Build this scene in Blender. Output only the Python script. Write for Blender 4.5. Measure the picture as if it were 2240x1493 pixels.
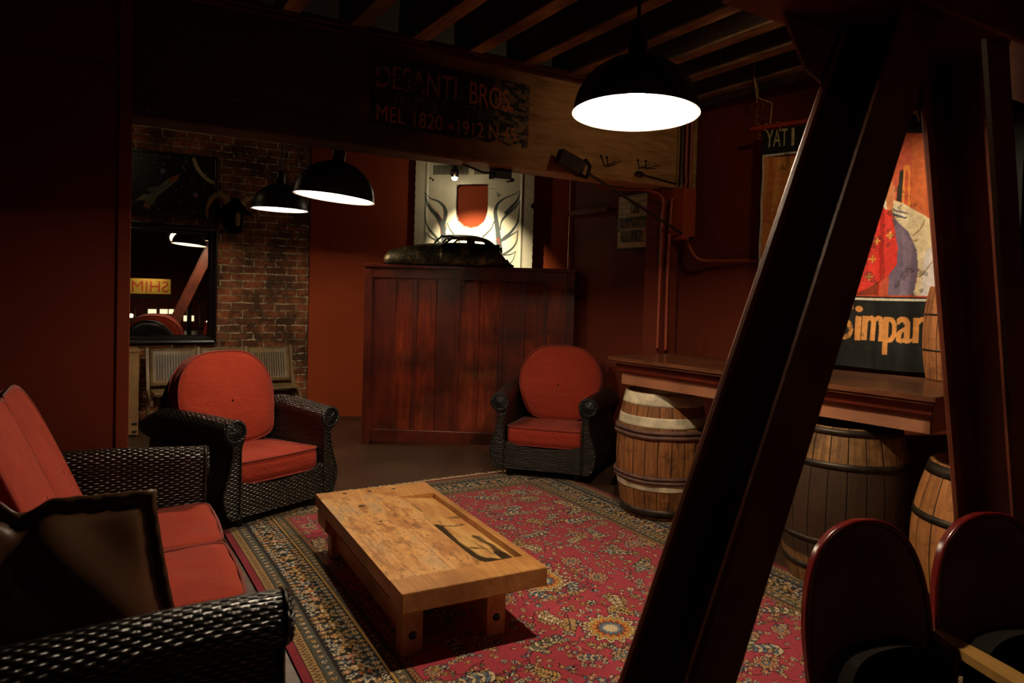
import bpy, bmesh, math, random
import numpy as np
from mathutils import Vector, Matrix
random.seed(7); RNG = np.random.RandomState(7)
for o in list(bpy.data.objects): bpy.data.objects.remove(o)
SC = bpy.context.scene; COL = SC.collection
PI = math.pi

# ------------------------------------------------------------ camera
F, PITCH, ROLL, Y0, YAW, H = 1547.45, 0.030997, 0.028776, 680.4, -0.539636, 1.4
cp, sp, cr, sr = math.cos(PITCH), math.sin(PITCH), math.cos(ROLL), math.sin(ROLL)
MV = (np.array([[cr, -sr, 0], [sr, cr, 0], [0, 0, 1]]) @ np.array([[1, 0, 0], [0, cp, -sp], [0, sp, cp]])
      @ np.array([[1, 0, 0], [0, 0, -1], [0, 1, 0.]])
      @ np.array([[math.cos(YAW), math.sin(YAW), 0], [-math.sin(YAW), math.cos(YAW), 0], [0, 0, 1.]]))
CAMP = np.array([0, 0, H])
cam = bpy.data.objects.new('camera', bpy.data.cameras.new('camera')); COL.objects.link(cam)
cam.data.sensor_width = 36; cam.data.lens = F * 36 / 2240
cam.data.shift_y = -(746.5 - Y0) / 2240; cam.data.clip_start = 0.02
m = Matrix.Identity(4)
for i in range(3):
    m[i][0] = MV[0][i]; m[i][1] = -MV[1][i]; m[i][2] = -MV[2][i]; m[i][3] = CAMP[i]
cam.matrix_world = m
cam.data.dof.use_dof = True; cam.data.dof.focus_distance = 4.2; cam.data.dof.aperture_fstop = 4.0
SC.camera = cam
SC.view_settings.view_transform = 'Standard'; SC.view_settings.look = 'None'
SC.view_settings.gamma = 1; SC.view_settings.use_curve_mapping = False
SC.view_settings.exposure = 0.0
W = bpy.data.worlds.new('world'); SC.world = W; W.use_nodes = True
W.node_tree.nodes['Background'].inputs[0].default_value = (1, .55, .3, 1)
W.node_tree.nodes['Background'].inputs[1].default_value = 0.002

def ray(px, py):
    d = MV.T @ np.array([(px - 1120) / F, (py - Y0) / F, 1.0]); return d
def hit(px, py, P, N):
    d = ray(px, py); P = np.array(P, float); N = np.array(N, float)
    return CAMP + d * (np.dot(P - CAMP, N) / np.dot(d, N))
def hz(px, py, z): return hit(px, py, (0, 0, z), (0, 0, 1))
def hx(px, py, x): return hit(px, py, (x, 0, 0), (1, 0, 0))
def hy(px, py, y): return hit(px, py, (0, y, 0), (0, 1, 0))
VF = np.array([math.sin(-YAW), math.cos(YAW), 0]); VR = np.array([math.cos(YAW), math.sin(YAW), 0])
def view(x, d, z=0.0):   # metres to the right of, and ahead of, the camera
    p = VR * x + VF * d; return np.array([p[0], p[1], z])

# ------------------------------------------------------------ lights of the room, plus an added alcove fill
def light(name, kind, loc, power, color=(1, .74, .45), size=.04, target=None, angle=60, blend=.5):
    l = bpy.data.lights.new(name, kind); l.energy = power; l.color = color
    o = bpy.data.objects.new(name, l); COL.objects.link(o); o.location = Vector(loc)
    if kind in ('POINT', 'SPOT'): l.shadow_soft_size = size
    if kind == 'SPOT': l.spot_size = math.radians(angle); l.spot_blend = blend
    if kind == 'AREA': l.size = size
    if target is not None:
        o.rotation_euler = (Vector(target) - Vector(loc)).to_track_quat('-Z', 'Y').to_euler()
    return o
L1, L2, L3 = view(.442, 2.68, 2.07), view(-1.045, 4.1, 1.895), view(-1.93, 5.83, 1.995)
WARM = (1, .80, .55)
for nm, p, e in (('lamp_light_near', L1, 1000), ('lamp_light_middle', L2, 270), ('lamp_light_far', L3, 430)):
    light(nm, 'POINT', (p[0], p[1], p[2] + .075), e, WARM, .035)
SPOTP = view(-.60, 6.98, 2.48)
light('bulb_spot', 'SPOT', view(-.59, 6.62, 2.44), 230, (1, .86, .6), .02, view(-.36, 7.42, 1.62), 66, .9)
light('bulb_glow', 'POINT', SPOTP - VF * .07 - np.array([0, 0, .05]), 3, (1, .86, .6), .02)
light('banner_spot', 'SPOT', (2.35, 2.35, 2.7), 150, (1, .8, .55), .03, (3.85, 1.95, 1.5), 52, .8)
light('front_lamp', 'SPOT', (1.6, -1.8, 2.3), 11, (1, .68, .38), .12, (2.4, 4.0, .3), 56, 1)
light('track_spot', 'SPOT', (2.55, 1.75, 2.72), 15, (1, .74, .45), .03, (3.3, 3.9, 1.95), 80, .9)
light('alcove_fill', 'POINT', view(-3.1, 5.6, 2.7), 1.5, (1, .72, .42), .1)  # added unseen fill that lifts the painting and bricks, no fixture there

# ------------------------------------------------------------ mesh helpers
class MB:
    def __init__(s): s.v = []; s.f = []; s.uv = []; s.sm = []; s.M = None
    def _add(s, vs, fs, uvs=None, smooth=True):
        b = len(s.v)
        for p in vs:
            if s.M is not None: p = s.M @ Vector(p)
            s.v.append((p[0], p[1], p[2]))
        for k, f in enumerate(fs):
            s.f.append([b + i for i in f]); s.uv.append(uvs[k] if uvs else None); s.sm.append(smooth)
    def box(s, lo, hi):
        x0, y0, z0 = lo; x1, y1, z1 = hi
        v = [(x0, y0, z0), (x1, y0, z0), (x1, y1, z0), (x0, y1, z0), (x0, y0, z1), (x1, y0, z1), (x1, y1, z1), (x0, y1, z1)]
        s.hexa(v)
    def hexa(s, v):
        s._add(v, [(0, 3, 2, 1), (4, 5, 6, 7), (0, 1, 5, 4), (1, 2, 6, 5), (2, 3, 7, 6), (3, 0, 4, 7)], None, False)
    def beam(s, a, b, w, h, up=(0, 0, 1)):
        a = Vector(a); b = Vector(b); d = (b - a).normalized(); u = Vector(up); x = d.cross(u).normalized() * w / 2
        y = x.cross(d).normalized() * h / 2
        s.hexa([a - x - y, a + x - y, b + x - y, b - x - y, a - x + y, a + x + y, b + x + y, b - x + y])
    def grid(s, P, closed_u=False, closed_v=False, uvs=None, smooth=True, flip=False):
        n = len(P); k = len(P[0]); vs = [p for r in P for p in r]; fs = []; fu = []
        if uvs is None:
            uvs = []; A = [0.0]
            for i in range(1, n + 1):
                A.append(A[-1] + (Vector(P[i % n][0]) - Vector(P[i - 1][0])).length)
            for i in range(n + 1):
                r = P[i % n]; l = [0.0]
                for j in range(1, k + 1): l.append(l[-1] + (Vector(r[j % k]) - Vector(r[j - 1])).length)
                uvs.append([(A[i], q) for q in l])
        for i in range(n if closed_u else n - 1):
            for j in range(k if closed_v else k - 1):
                a, b = (i + 1) % n, (j + 1) % k
                q = [i * k + j, a * k + j, a * k + b, i * k + b]
                ii, jj = i + 1, j + 1
                w = [uvs[i][j], uvs[ii][j] if ii < len(uvs) else uvs[0][j], (uvs[ii] if ii < len(uvs) else uvs[0])[jj if jj < len(uvs[0]) else 0], uvs[i][jj if jj < len(uvs[0]) else 0]]
                if flip: q.reverse(); w.reverse()
                fs.append(q); fu.append(w)
        s._add(vs, fs, fu, smooth)
    def tube(s, pts, r, n=10, closed=False, caps=True):
        pts = [Vector(p) for p in pts]; k = len(pts); rr = r if isinstance(r, (list, tuple)) else [r] * k
        rows = []; prev = None
        for i, p in enumerate(pts):
            if closed: t = pts[(i + 1) % k] - pts[i - 1]
            else: t = pts[min(i + 1, k - 1)] - pts[max(i - 1, 0)]
            t.normalize()
            if prev is None:
                a = t.orthogonal().normalized()
            else:
                a = (prev - t * prev.dot(t)); a = a.normalized() if a.length > 1e-6 else t.orthogonal().normalized()
            prev = a; b = t.cross(a)
            rows.append([p + (a * math.cos(2 * PI * j / n) + b * math.sin(2 * PI * j / n)) * rr[i] for j in range(n)])
        s.grid(rows, closed_u=closed, closed_v=True)
        if caps and not closed:
            s._add(rows[0], [tuple(range(n))], None, False); s._add(rows[-1], [tuple(range(n - 1, -1, -1))], None, False)
    def lathe(s, prof, n=48, c=(0, 0, 0), caps=False, a0=0):
        rows = []
        for (r, z) in prof:
            rows.append([(c[0] + r * math.cos(a0 + 2 * PI * j / n), c[1] + r * math.sin(a0 + 2 * PI * j / n), c[2] + z) for j in range(n)])
        L = [0]
        for i in range(1, len(prof)): L.append(L[-1] + math.dist(prof[i], prof[i - 1]))
        R = max(p[0] for p in prof)
        uv = [[(L[i], j * 2 * PI * R / n) for j in range(n + 1)] for i in range(len(prof))]
        s.grid(rows, closed_v=True, uvs=uv, flip=True)
        if caps:
            s._add(rows[0], [tuple(range(n - 1, -1, -1))], None, False); s._add(rows[-1], [tuple(range(n))], None, False)
    def prism(s, poly, y0, y1, axis='y', smooth=False):
        """closed 2-D outline (x,z) extruded along y (or (x,y) along z)"""
        n = len(poly)
        if axis == 'y': A = [(p[0], y0, p[1]) for p in poly]; B = [(p[0], y1, p[1]) for p in poly]
        elif axis == 'z': A = [(p[0], p[1], y0) for p in poly]; B = [(p[0], p[1], y1) for p in poly]
        else: A = [(y0, p[0], p[1]) for p in poly]; B = [(y1, p[0], p[1]) for p in poly]
        s._add(A + B, [(i, (i + 1) % n, n + (i + 1) % n, n + i) for i in range(n)], None, smooth)
        s._add(A, [tuple(range(n - 1, -1, -1))], None, False); s._add(B, [tuple(range(n))], None, False)
    def build(s, name, mat, parent=None, bevel=0, subsurf=0, fix=True):
        me = bpy.data.meshes.new(name); me.from_pydata(s.v, [], s.f); 
        uvl = me.uv_layers.new(name='UVMap')
        me.polygons.foreach_set('use_smooth', s.sm)
        for p, u in zip(me.polygons, s.uv):
            n = p.normal; ax = max(range(3), key=lambda i: abs(n[i]))
            for k, li in enumerate(p.loop_indices):
                if u: uvl.data[li].uv = u[k]
                else:
                    c = s.v[s.f[p.index][k]]
                    uvl.data[li].uv = (c[1], c[2]) if ax == 0 else (c[0], c[2]) if ax == 1 else (c[0], c[1])
        me.validate(); me.update()
        if fix:
            bm = bmesh.new(); bm.from_mesh(me); bmesh.ops.recalc_face_normals(bm, faces=bm.faces); bm.to_mesh(me); bm.free()
        o = bpy.data.objects.new(name, me); COL.objects.link(o)
        if mat: me.materials.append(mat)
        if parent: o.parent = parent
        if bevel:
            b = o.modifiers.new('bevel', 'BEVEL'); b.width = bevel; b.segments = 2; b.limit_method = 'ANGLE'; b.angle_limit = 0.6
        if subsurf:
            b = o.modifiers.new('subd', 'SUBSURF'); b.levels = b.render_levels = subsurf
        return o
def tag(o, label, cat, group=None):
    o['label'] = label; o['category'] = cat
    if group: o['group'] = group
    return o
def thing(name, label, cat, loc=(0, 0, 0), rz=0, group=None):
    o = bpy.data.objects.new(name, None); COL.objects.link(o); o.empty_display_size = .1
    o.location = Vector((float(loc[0]), float(loc[1]), float(loc[2]))); o.rotation_euler = (0, 0, rz)
    return tag(o, label, cat, group)
def struct(o): o['kind'] = 'structure'; return o
def bx(name, lo, hi, mat, parent=None, bevel=.003):
    b = MB(); b.box(lo, hi); return b.build(name, mat, parent, bevel)
def copy_tree(o, parent=None):
    c = o.copy(); COL.objects.link(c)
    if parent: c.parent = parent
    for ch in o.children: copy_tree(ch, c)
    return c

# ------------------------------------------------------------ materials
def lin(c): return tuple(((v / 255) / 12.92 if v <= 10.3 else ((v / 255 + .055) / 1.055) ** 2.4) for v in c)
def S(*c): return lin(c) + (1,)
class NT:
    def __init__(s, name):
        s.m = bpy.data.materials.new(name); s.m.use_nodes = True; s.t = s.m.node_tree; s.b = s.t.nodes['Principled BSDF']
    def n(s, k, **kw):
        o = s.t.nodes.new('ShaderNode' + k)
        for a, v in kw.items():
            if a.startswith('i_'):
                o.inputs[int(a[2:]) if a[2:].isdigit() else a[2:].replace('_', ' ')].default_value = v
            else: setattr(o, a, v)
        return o
    def l(s, a, b): s.t.links.new(a, b)
    def math(s, op, a, b=None, c=None):
        o = s.n('Math', operation=op)
        for i, x in enumerate((a, b, c)):
            if x is None: continue
            if isinstance(x, (int, float)): o.inputs[i].default_value = x
            else: s.l(x, o.inputs[i])
        return o.outputs[0]
    def ramp(s, fac, stops):
        r = s.n('ValToRGB'); s.l(fac, r.inputs[0]); e = r.color_ramp.elements
        while len(e) < len(stops): e.new(.5)
        for x, (p, c) in zip(e, stops): x.position = p; x.color = c if len(c) == 4 else tuple(c) + (1,)
        return r.outputs[0]
    def coord(s, kind='Object', scale=(1, 1, 1)):
        t = s.n('TexCoord'); mp = s.n('Mapping'); s.l(t.outputs[kind], mp.inputs[0]); mp.inputs['Scale'].default_value = scale; return mp.outputs[0]
    def noise(s, vec, scale, detail=5, rough=.6, dist=0):
        o = s.n('TexNoise'); s.l(vec, o.inputs['Vector']); o.inputs['Scale'].default_value = scale; o.inputs['Detail'].default_value = detail
        o.inputs['Roughness'].default_value = rough; o.inputs['Distortion'].default_value = dist; return o.outputs[0]
    def mix(s, f, a, b, mode='MIX'):
        o = s.n('Mix', data_type='RGBA', blend_type=mode)
        for i, x in ((0, f), (6, a), (7, b)):
            if isinstance(x, (int, float)): o.inputs[i].default_value = x
            elif isinstance(x, tuple): o.inputs[i].default_value = x
            else: s.l(x, o.inputs[i])
        return o.outputs[2]
    def bump(s, h, strength=.3, dist=.01, chain=None):
        o = s.n('Bump'); o.inputs['Strength'].default_value = strength; o.inputs['Distance'].default_value = dist
        s.l(h, o.inputs['Height'])
        if chain: s.l(chain, o.inputs['Normal'])
        s.l(o.outputs[0], s.b.inputs['Normal']); return o.outputs[0]
    def set(s, col=None, rough=None, metal=None, spec=None, coat=None, sheen=None):
        for k, v in (('Base Color', col), ('Roughness', rough), ('Metallic', metal), ('Specular IOR Level', spec), ('Coat Weight', coat), ('Sheen Weight', sheen)):
            if v is None: continue
            if isinstance(v, (int, float, tuple)): s.b.inputs[k].default_value = v
            else: s.l(v, s.b.inputs[k])
        return s.m
def plain(name, c, rough=.5, metal=0, var=.12, scale=6, bump=.15, bscale=60, spec=None, coat=None, sheen=None):
    t = NT(name); v = t.coord(); n = t.noise(v, scale)
    lo = tuple(x * (1 - var * 2) for x in c[:3]) + (1,); hi = tuple(min(1, x * (1 + var * 2)) for x in c[:3]) + (1,)
    col = t.ramp(n, [(.3, lo), (.7, hi)])
    if bump: t.bump(t.noise(v, bscale, 3), bump, .003)
    return t.set(col, rough, metal, spec, coat, sheen)
def wood(name, dark, mid, light_, rough=.4, axis=2, scale=7, stretch=14, bump=.2, spec=None, coat=None, stain=None):
    t = NT(name); sc = [stretch] * 3; sc[axis] = 1
    v = t.coord('Object', tuple(sc)); n = t.noise(v, scale * .35, 8, .65, .6)
    f = t.noise(t.coord('Object', tuple(q * 5 if q > 1 else 1 for q in sc)), 3, 3)
    c = t.ramp(n, [(.28, dark), (.5, mid), (.72, light_)])
    c = t.mix(.35, c, t.ramp(f, [(.3, dark), (.7, light_)]))
    big = t.noise(t.coord(), 2.2, 4)
    c = t.mix(t.ramp(big, [(.38, (.75,) * 3), (.62, (0,) * 3)]), c, stain or tuple(x * .45 for x in dark[:3]) + (1,))
    t.bump(f, bump, .002); return t.set(c, rough, 0, spec, coat)
def attr_mat(name, rough=.8, bump=.3, bscale=300, spec=.3, var=.25, vscale=90, sheen=None, coat=None, wv=None):
    t = NT(name); a = t.n('Attribute', attribute_name='Col'); v = t.coord()
    n = t.noise(v, vscale, 3)
    c = t.mix(1.0, a.outputs[0], t.ramp(n, [(.25, (1 - var,) * 3), (.75, (1 + var * .6,) * 3)]), 'MULTIPLY')
    t.bump(t.noise(v, bscale, 2), bump, .003); return t.set(c, rough, 0, spec, coat, sheen)

def wicker_mat():
    t = NT('black_wicker'); tc = t.n('TexCoord'); sp_ = t.n('SeparateXYZ'); t.l(tc.outputs['UV'], sp_.inputs[0])
    U = t.math('MULTIPLY', sp_.outputs[0], 1 / .021); Vv = t.math('MULTIPLY', sp_.outputs[1], 1 / .0115)
    row = t.math('FLOOR', Vv)
    ph = t.math('ADD', U, row)                      # alternate rows go over, under
    over = t.math('COSINE', t.math('MULTIPLY', ph, PI))
    fr = t.math('FRACT', Vv); d = t.math('SUBTRACT', fr, .5)
    prof = t.math('SQRT', t.math('MAXIMUM', t.math('SUBTRACT', 1.0, t.math('MULTIPLY', t.math('MULTIPLY', d, d), 4.0)), 0.0))
    up = t.math('MULTIPLY_ADD', over, .5, .5)
    h = t.math('MULTIPLY', prof, t.math('MULTIPLY_ADD', up, .7, .3))
    nz = t.noise(t.coord(), 40, 2)
    h2 = t.math('ADD', h, t.math('MULTIPLY', nz, .25))
    t.bump(h2, 1.0, .011)
    c = t.ramp(h, [(.1, (.0015, .0012, .001)), (.75, (.022, .016, .012))])
    return t.set(c, .3, 0, .7)
def fabric_mat(name, c, rough=.9, sheen=.25):
    t = NT(name); v = t.coord('UV'); o = t.coord()
    n = t.noise(t.coord('UV', (60, 600, 1)), 1.0, 2); n2 = t.noise(t.coord('UV', (600, 60, 1)), 1.0, 2)
    big = t.noise(o, 5, 4)
    w = t.math('ADD', n, n2)
    col = t.mix(t.ramp(w, [(.75, (0,) * 3), (1.25, (1,) * 3)]), tuple(x * .72 for x in c[:3]) + (1,), tuple(min(1, x * 1.2) for x in c[:3]) + (1,))
    col = t.mix(t.ramp(big, [(.35, (.35,) * 3), (.65, (0,) * 3)]), col, tuple(x * .6 for x in c[:3]) + (1,))
    b = t.bump(w, .25, .001)
    fold = t.noise(t.coord('Object', (1.5, 1, 4)), 5, 3, .5, .8)
    t.bump(fold, .35, .02, b)
    return t.set(col, rough, 0, .2, None, sheen)
def brick_mat():
    t = NT('old_brick'); v = t.coord('Object')
    nz = t.n('TexNoise'); t.l(v, nz.inputs['Vector']); nz.inputs['Scale'].default_value = 7; nz.inputs['Detail'].default_value = 6
    off = t.n('VectorMath', operation='MULTIPLY_ADD'); t.l(nz.outputs['Color'], off.inputs[0]); off.inputs[1].default_value = (.035,) * 3; t.l(v, off.inputs[2])
    sp_ = t.n('SeparateXYZ'); t.l(off.outputs[0], sp_.inputs[0]); cb = t.n('CombineXYZ')
    t.l(t.math('ADD', sp_.outputs[0], sp_.outputs[1]), cb.inputs[0]); t.l(sp_.outputs[2], cb.inputs[1])
    b = t.n('TexBrick'); t.l(cb.outputs[0], b.inputs['Vector'])
    for k, q in (('Scale', 1), ('Mortar Size', .008), ('Mortar Smooth', .4), ('Bias', -.2), ('Brick Width', .215), ('Row Height', .075)): b.inputs[k].default_value = q
    b.inputs['Color1'].default_value = S(182, 104, 68); b.inputs['Color2'].default_value = S(118, 84, 62); b.inputs['Mortar'].default_value = S(186, 164, 126)
    grime = t.noise(v, 3.5, 8, .7); fine = t.noise(v, 30, 5, .7)
    c = t.mix(t.ramp(grime, [(.42, (.85,) * 3), (.6, (0,) * 3)]), b.outputs['Color'], S(46, 36, 26))
    c = t.mix(1.0, c, t.ramp(fine, [(.3, (.45,) * 3), (.65, (1.3,) * 3)]), 'MULTIPLY')
    white = t.math('MULTIPLY', t.ramp(t.noise(v, 9, 4, .7), [(.49, (0,) * 3), (.57, (1,) * 3)]), t.math('GREATER_THAN', b.outputs['Fac'], .2))
    c = t.mix(white, c, S(205, 190, 160))
    h = t.math('ADD', t.math('MULTIPLY', t.math('SUBTRACT', 1.0, b.outputs['Fac']), 1.0), t.math('MULTIPLY', fine, .6))
    t.bump(h, .9, .015)
    return t.set(c, .8, 0, .25)
def stave_mat(name, light_, dark, mid_dark=None, n=22, rough=.6):
    t = NT(name); tc = t.n('TexCoord'); sp_ = t.n('SeparateXYZ'); t.l(tc.outputs['Object'], sp_.inputs[0])
    ang = t.math('MULTIPLY_ADD', t.math('ARCTAN2', sp_.outputs[1], sp_.outputs[0]), n / (2 * PI), n * 1.0)
    fr = t.math('FRACT', ang); d = t.math('ABSOLUTE', t.math('SUBTRACT', fr, .5))
    idx = t.n('TexWhiteNoise', noise_dimensions='1D'); t.l(t.math('FLOOR', ang), idx.inputs['W'])
    cb = t.n('CombineXYZ'); t.l(t.math('MULTIPLY', ang, 2.2), cb.inputs[0]); t.l(t.math('MULTIPLY', sp_.outputs[2], 2.0), cb.inputs[1])
    g = t.noise(cb.outputs[0], 2.0, 8, .7, .5)
    c = t.ramp(g, [(.3, dark), (.7, light_)])
    c = t.mix(1.0, c, t.ramp(idx.outputs[0], [(0, (.78,) * 3), (1, (1.08,) * 3)]), 'MULTIPLY')
    if mid_dark:
        zz = t.math('ABSOLUTE', t.math('SUBTRACT', sp_.outputs[2], .39))
        zn = t.math('ADD', zz, t.math('MULTIPLY', t.noise(t.coord(), 8, 5), .06))
        c = t.mix(t.ramp(zn, [(.25, (.9,) * 3), (.27, (0,) * 3)]), c, mid_dark)
    c = t.mix(t.ramp(t.noise(t.coord(), 9, 6, .75), [(.50, (0,) * 3), (.66, (.7,) * 3)]), c, tuple(x * .25 for x in dark[:3]) + (1,))
    line = t.math('GREATER_THAN', d, .475)
    c = t.mix(line, c, (.004, .003, .002, 1))
    h = t.math('SUBTRACT', t.math('MULTIPLY', g, .3), t.ramp(d, [(.44, (0,) * 3), (.5, (1,) * 3)]))
    t.bump(h, .6, .006); return t.set(c, rough, 0, .35)
def emis(name, c, e):
    t = NT(name); t.b.inputs['Emission Color'].default_value = c; t.b.inputs['Emission Strength'].default_value = e; return t.set(c, .5)

M = {}
def wallpaint(name, c):
    t = NT(name); v = t.coord(); n = t.noise(v, 1.4, 6, .6); f = t.noise(v, 40, 4)
    col = t.mix(t.ramp(n, [(.35, (.4,) * 3), (.62, (0,) * 3)]), c, tuple(x * .72 for x in c[:3]) + (1,))
    t.bump(t.math('ADD', f, t.math('MULTIPLY', n, 3)), .25, .004); return t.set(col, .7, 0, .12)
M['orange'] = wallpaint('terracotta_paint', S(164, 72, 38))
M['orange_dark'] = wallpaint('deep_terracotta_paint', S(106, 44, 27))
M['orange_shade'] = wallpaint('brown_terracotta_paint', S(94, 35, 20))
M['brick'] = brick_mat(); M['wicker'] = wicker_mat()
M['red'] = fabric_mat('red_linen', S(150, 50, 32), .9, .06); M['piping'] = fabric_mat('red_piping', S(128, 38, 28))
def floor_mat():
    t = NT('stained_concrete'); v = t.coord(); n = t.noise(v, 1.6, 9, .7, .4); f = t.noise(v, 25, 6, .7)
    c = t.ramp(n, [(.3, S(50, 34, 24)), (.55, S(78, 56, 42)), (.75, S(100, 74, 56))])
    scr = t.noise(t.coord('Object', (3, 40, 1)), 2, 5, .8); c = t.mix(t.ramp(scr, [(.66, (0,) * 3), (.72, (.5,) * 3)]), c, S(140, 110, 85))
    r = t.ramp(f, [(.3, (.3,) * 3), (.7, (.5,) * 3)]); t.bump(f, .15, .003); return t.set(c, r, 0, .4)
M['floor'] = floor_mat()
M['steel'] = plain('painted_red_steel', S(88, 42, 28), .34, 0, .2, 3, .2, 90, .4)
M['ceiling'] = plain('dark_ceiling_boards', S(16, 12, 9), .9)
M['lath'] = wood('joist_underside_light', S(58, 40, 27), S(118, 88, 60), S(200, 165, 120), .8, 1, 6, 4, .5, stain=S(60, 42, 28))  # paler than the joist timber: bounce light put into the colour
M['joist'] = wood('old_joist_timber', S(26, 17, 11), S(48, 32, 21), S(90, 64, 42), .8, 1, 6, 5, .5, stain=S(14, 9, 6))
def beam_mat():
    t = NT('weathered_beam'); v = t.coord('Object', (1, 6, 6)); n = t.noise(v, 2.2, 9, .7, .8); f = t.noise(t.coord('Object', (2, 30, 30)), 3, 5)
    c = t.ramp(n, [(.3, S(120, 78, 42)), (.5, S(176, 128, 78)), (.72, S(205, 160, 104))])
    c = t.mix(.3, c, t.ramp(f, [(.3, S(90, 58, 32)), (.7, S(205, 165, 110))]))
    sep = t.n('SeparateXYZ'); t.l(t.coord(), sep.inputs[0])     # left half dark: old black paint plus shade put into the colour
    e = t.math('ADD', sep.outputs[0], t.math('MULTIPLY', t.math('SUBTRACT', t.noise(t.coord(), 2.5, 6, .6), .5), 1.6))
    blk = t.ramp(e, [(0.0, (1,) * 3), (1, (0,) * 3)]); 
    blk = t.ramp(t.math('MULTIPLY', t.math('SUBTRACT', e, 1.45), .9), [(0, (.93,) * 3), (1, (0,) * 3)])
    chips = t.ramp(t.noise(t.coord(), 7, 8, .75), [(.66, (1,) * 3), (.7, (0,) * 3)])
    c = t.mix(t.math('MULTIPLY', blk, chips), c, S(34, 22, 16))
    t.bump(f, .5, .004); return t.set(c, .65, 0, .3)
M['beam'] = beam_mat()
M['mahogany'] = wood('mahogany', S(64, 18, 9), S(124, 38, 20), S(176, 72, 36), .26, 2, 6, 12, .15, .7, .6, stain=S(40, 13, 8))
M['mahogany_dark'] = wood('dark_mahogany', S(50, 15, 8), S(96, 30, 17), S(130, 50, 28), .3, 2, 6, 12, .15, .6, .3)
M['bar'] = wood('bar_top_wood', S(60, 30, 18), S(106, 62, 40), S(150, 98, 66), .3, 1, 6, 10, .2, .5, .3, stain=S(50, 26, 16))
M['apron'] = plain('worn_tan_apron', S(150, 96, 66), .6, 0, .18, 3.5, .3, 120)
M['tablewood'] = wood('workbench_maple', S(150, 92, 44), S(192, 132, 72), S(224, 172, 106), .38, 1, 6, 10, .2, .45, stain=S(128, 78, 38))
M['blond'] = wood('blond_plywood', S(130, 92, 52), S(176, 134, 86), S(212, 172, 118), .45, 2, 6, 9, .2, stain=S(120, 86, 52))
M['armwood'] = wood('armrest_maple', S(140, 98, 46), S(186, 140, 76), S(214, 172, 106), .28, 1, 6, 9, .1, .5, .5, stain=S(150, 110, 60))
M['seatwood'] = wood('bench_birch', S(104, 80, 50), S(150, 122, 84), S(180, 152, 108), .4, 2, 6, 9, .2, stain=S(90, 70, 46))
M['oak1'] = stave_mat('oak_staves', S(176, 116, 66), S(104, 62, 34))
M['oak2'] = stave_mat('blackened_staves', S(168, 122, 74), S(100, 66, 38), S(40, 28, 20))
M['oak3'] = stave_mat('honey_staves', S(196, 132, 72), S(130, 80, 42), n=20)
M['keg'] = stave_mat('keg_staves', S(176, 112, 62), S(110, 66, 36), n=18)
M['whiteband'] = plain('flaking_white_paint', S(205, 195, 165), .6, .0, .25, 9, .5, 60)
M['willow'] = plain('willow_hoop', S(96, 66, 56), .6, 0, .3, 14, .6, 50)
M['hoop'] = plain('rusty_iron_hoop', S(56, 48, 40), .45, .6, .3, 20, .4, 80)
M['shade'] = plain('dark_green_enamel', (.020, .022, .015, 1), .4, 0, .1, 6, 0, spec=.5)
M['shadein'] = plain('white_enamel', (.85, .83, .78, 1), .5, 0, .02, 6, 0)
M['bulb'] = emis('lamp_bulb', (1, .86, .65, 1), 60)
M['chrome'] = plain('chrome', (.6, .58, .55, 1), .15, 1, .05, 6, 0)
M['black'] = plain('black_paint', (.006, .006, .006, 1), .4, 0, .2, 6, .1)
M['iron'] = plain('dark_iron', (.02, .017, .014, 1), .45, .7, .2, 12, .2)
M['carbody'] = plain('tarnished_black_metal', (.022, .018, .012, 1), .42, .6, .4, 9, .5, 25)
def car_mat():
    t = NT('tarnished_car_body'); n = t.noise(t.coord(), 9, 8, .75); 
    c = t.ramp(n, [(.4, (.012, .010, .008)), (.52, (.05, .04, .02)), (.62, (.24, .18, .07))]); t.bump(n, .5, .006)
    return t.set(c, .38, .55, .5)
M['carbody'] = car_mat()
M['mirror'] = plain('mirror_glass', (.82, .80, .76, 1), .01, 1, 0, 6, 0)
M['frame'] = plain('black_lacquer', (.010, .008, .007, 1), .25, 0, .1, 6, 0, spec=.5)
M['conduit'] = plain('painted_conduit', S(150, 66, 42), .45, 0, .1, 20, 0)
M['cable'] = plain('black_cable', (.008, .008, .008, 1), .5, 0, .1, 6, 0)
M['twine'] = plain('jute_twine', S(190, 150, 90), .9, 0, .2, 60, 0)
M['rod'] = plain('red_rod', S(140, 44, 30), .5)
M['satin'] = plain('brown_satin', S(74, 48, 29), .36, 0, .15, 5, .9, 7, .4)
M['velvet'] = plain('crimson_velvet', S(74, 12, 16), .75, 0, .25, 4, .2, 90, .3, None, .6)
M['redvinyl'] = plain('glossy_crimson', S(92, 18, 18), .22, 0, .1, 4, 0, spec=.6)
M['bone'] = plain('old_horn', S(150, 122, 76), .5, 0, .35, 20, .5, 60)
M['fur'] = plain('dark_mount', (.008, .006, .005, 1), .9, 0, .12, 6, .15, 60, .05)
M['fringe'] = plain('rug_fringe', S(200, 180, 140), .95, 0, .1, 50, 0)
M['rug'] = attr_mat('wool_rug', .95, .6, 260, .1, .3, 150, .15)
M['art'] = attr_mat('painted_canvas', .75, .5, 60, .25, .3, 35)
M['hoodpaint'] = attr_mat('cream_car_paint', .32, .12, 12, .5, .12, 8)
M['signpaint'] = attr_mat('old_sign_paint', .6, .3, 80, .3, .35, 40)
M['tabletop'] = attr_mat('worn_bench_top', .36, .25, 90, .45, .22, 60)
M['spaceart'] = attr_mat('oil_painting', .4, .3, 60, .4, .2, 60)
M['letter'] = plain('black_letter', (.01, .009, .008, 1), .5, 0, .1, 6, 0)

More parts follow.
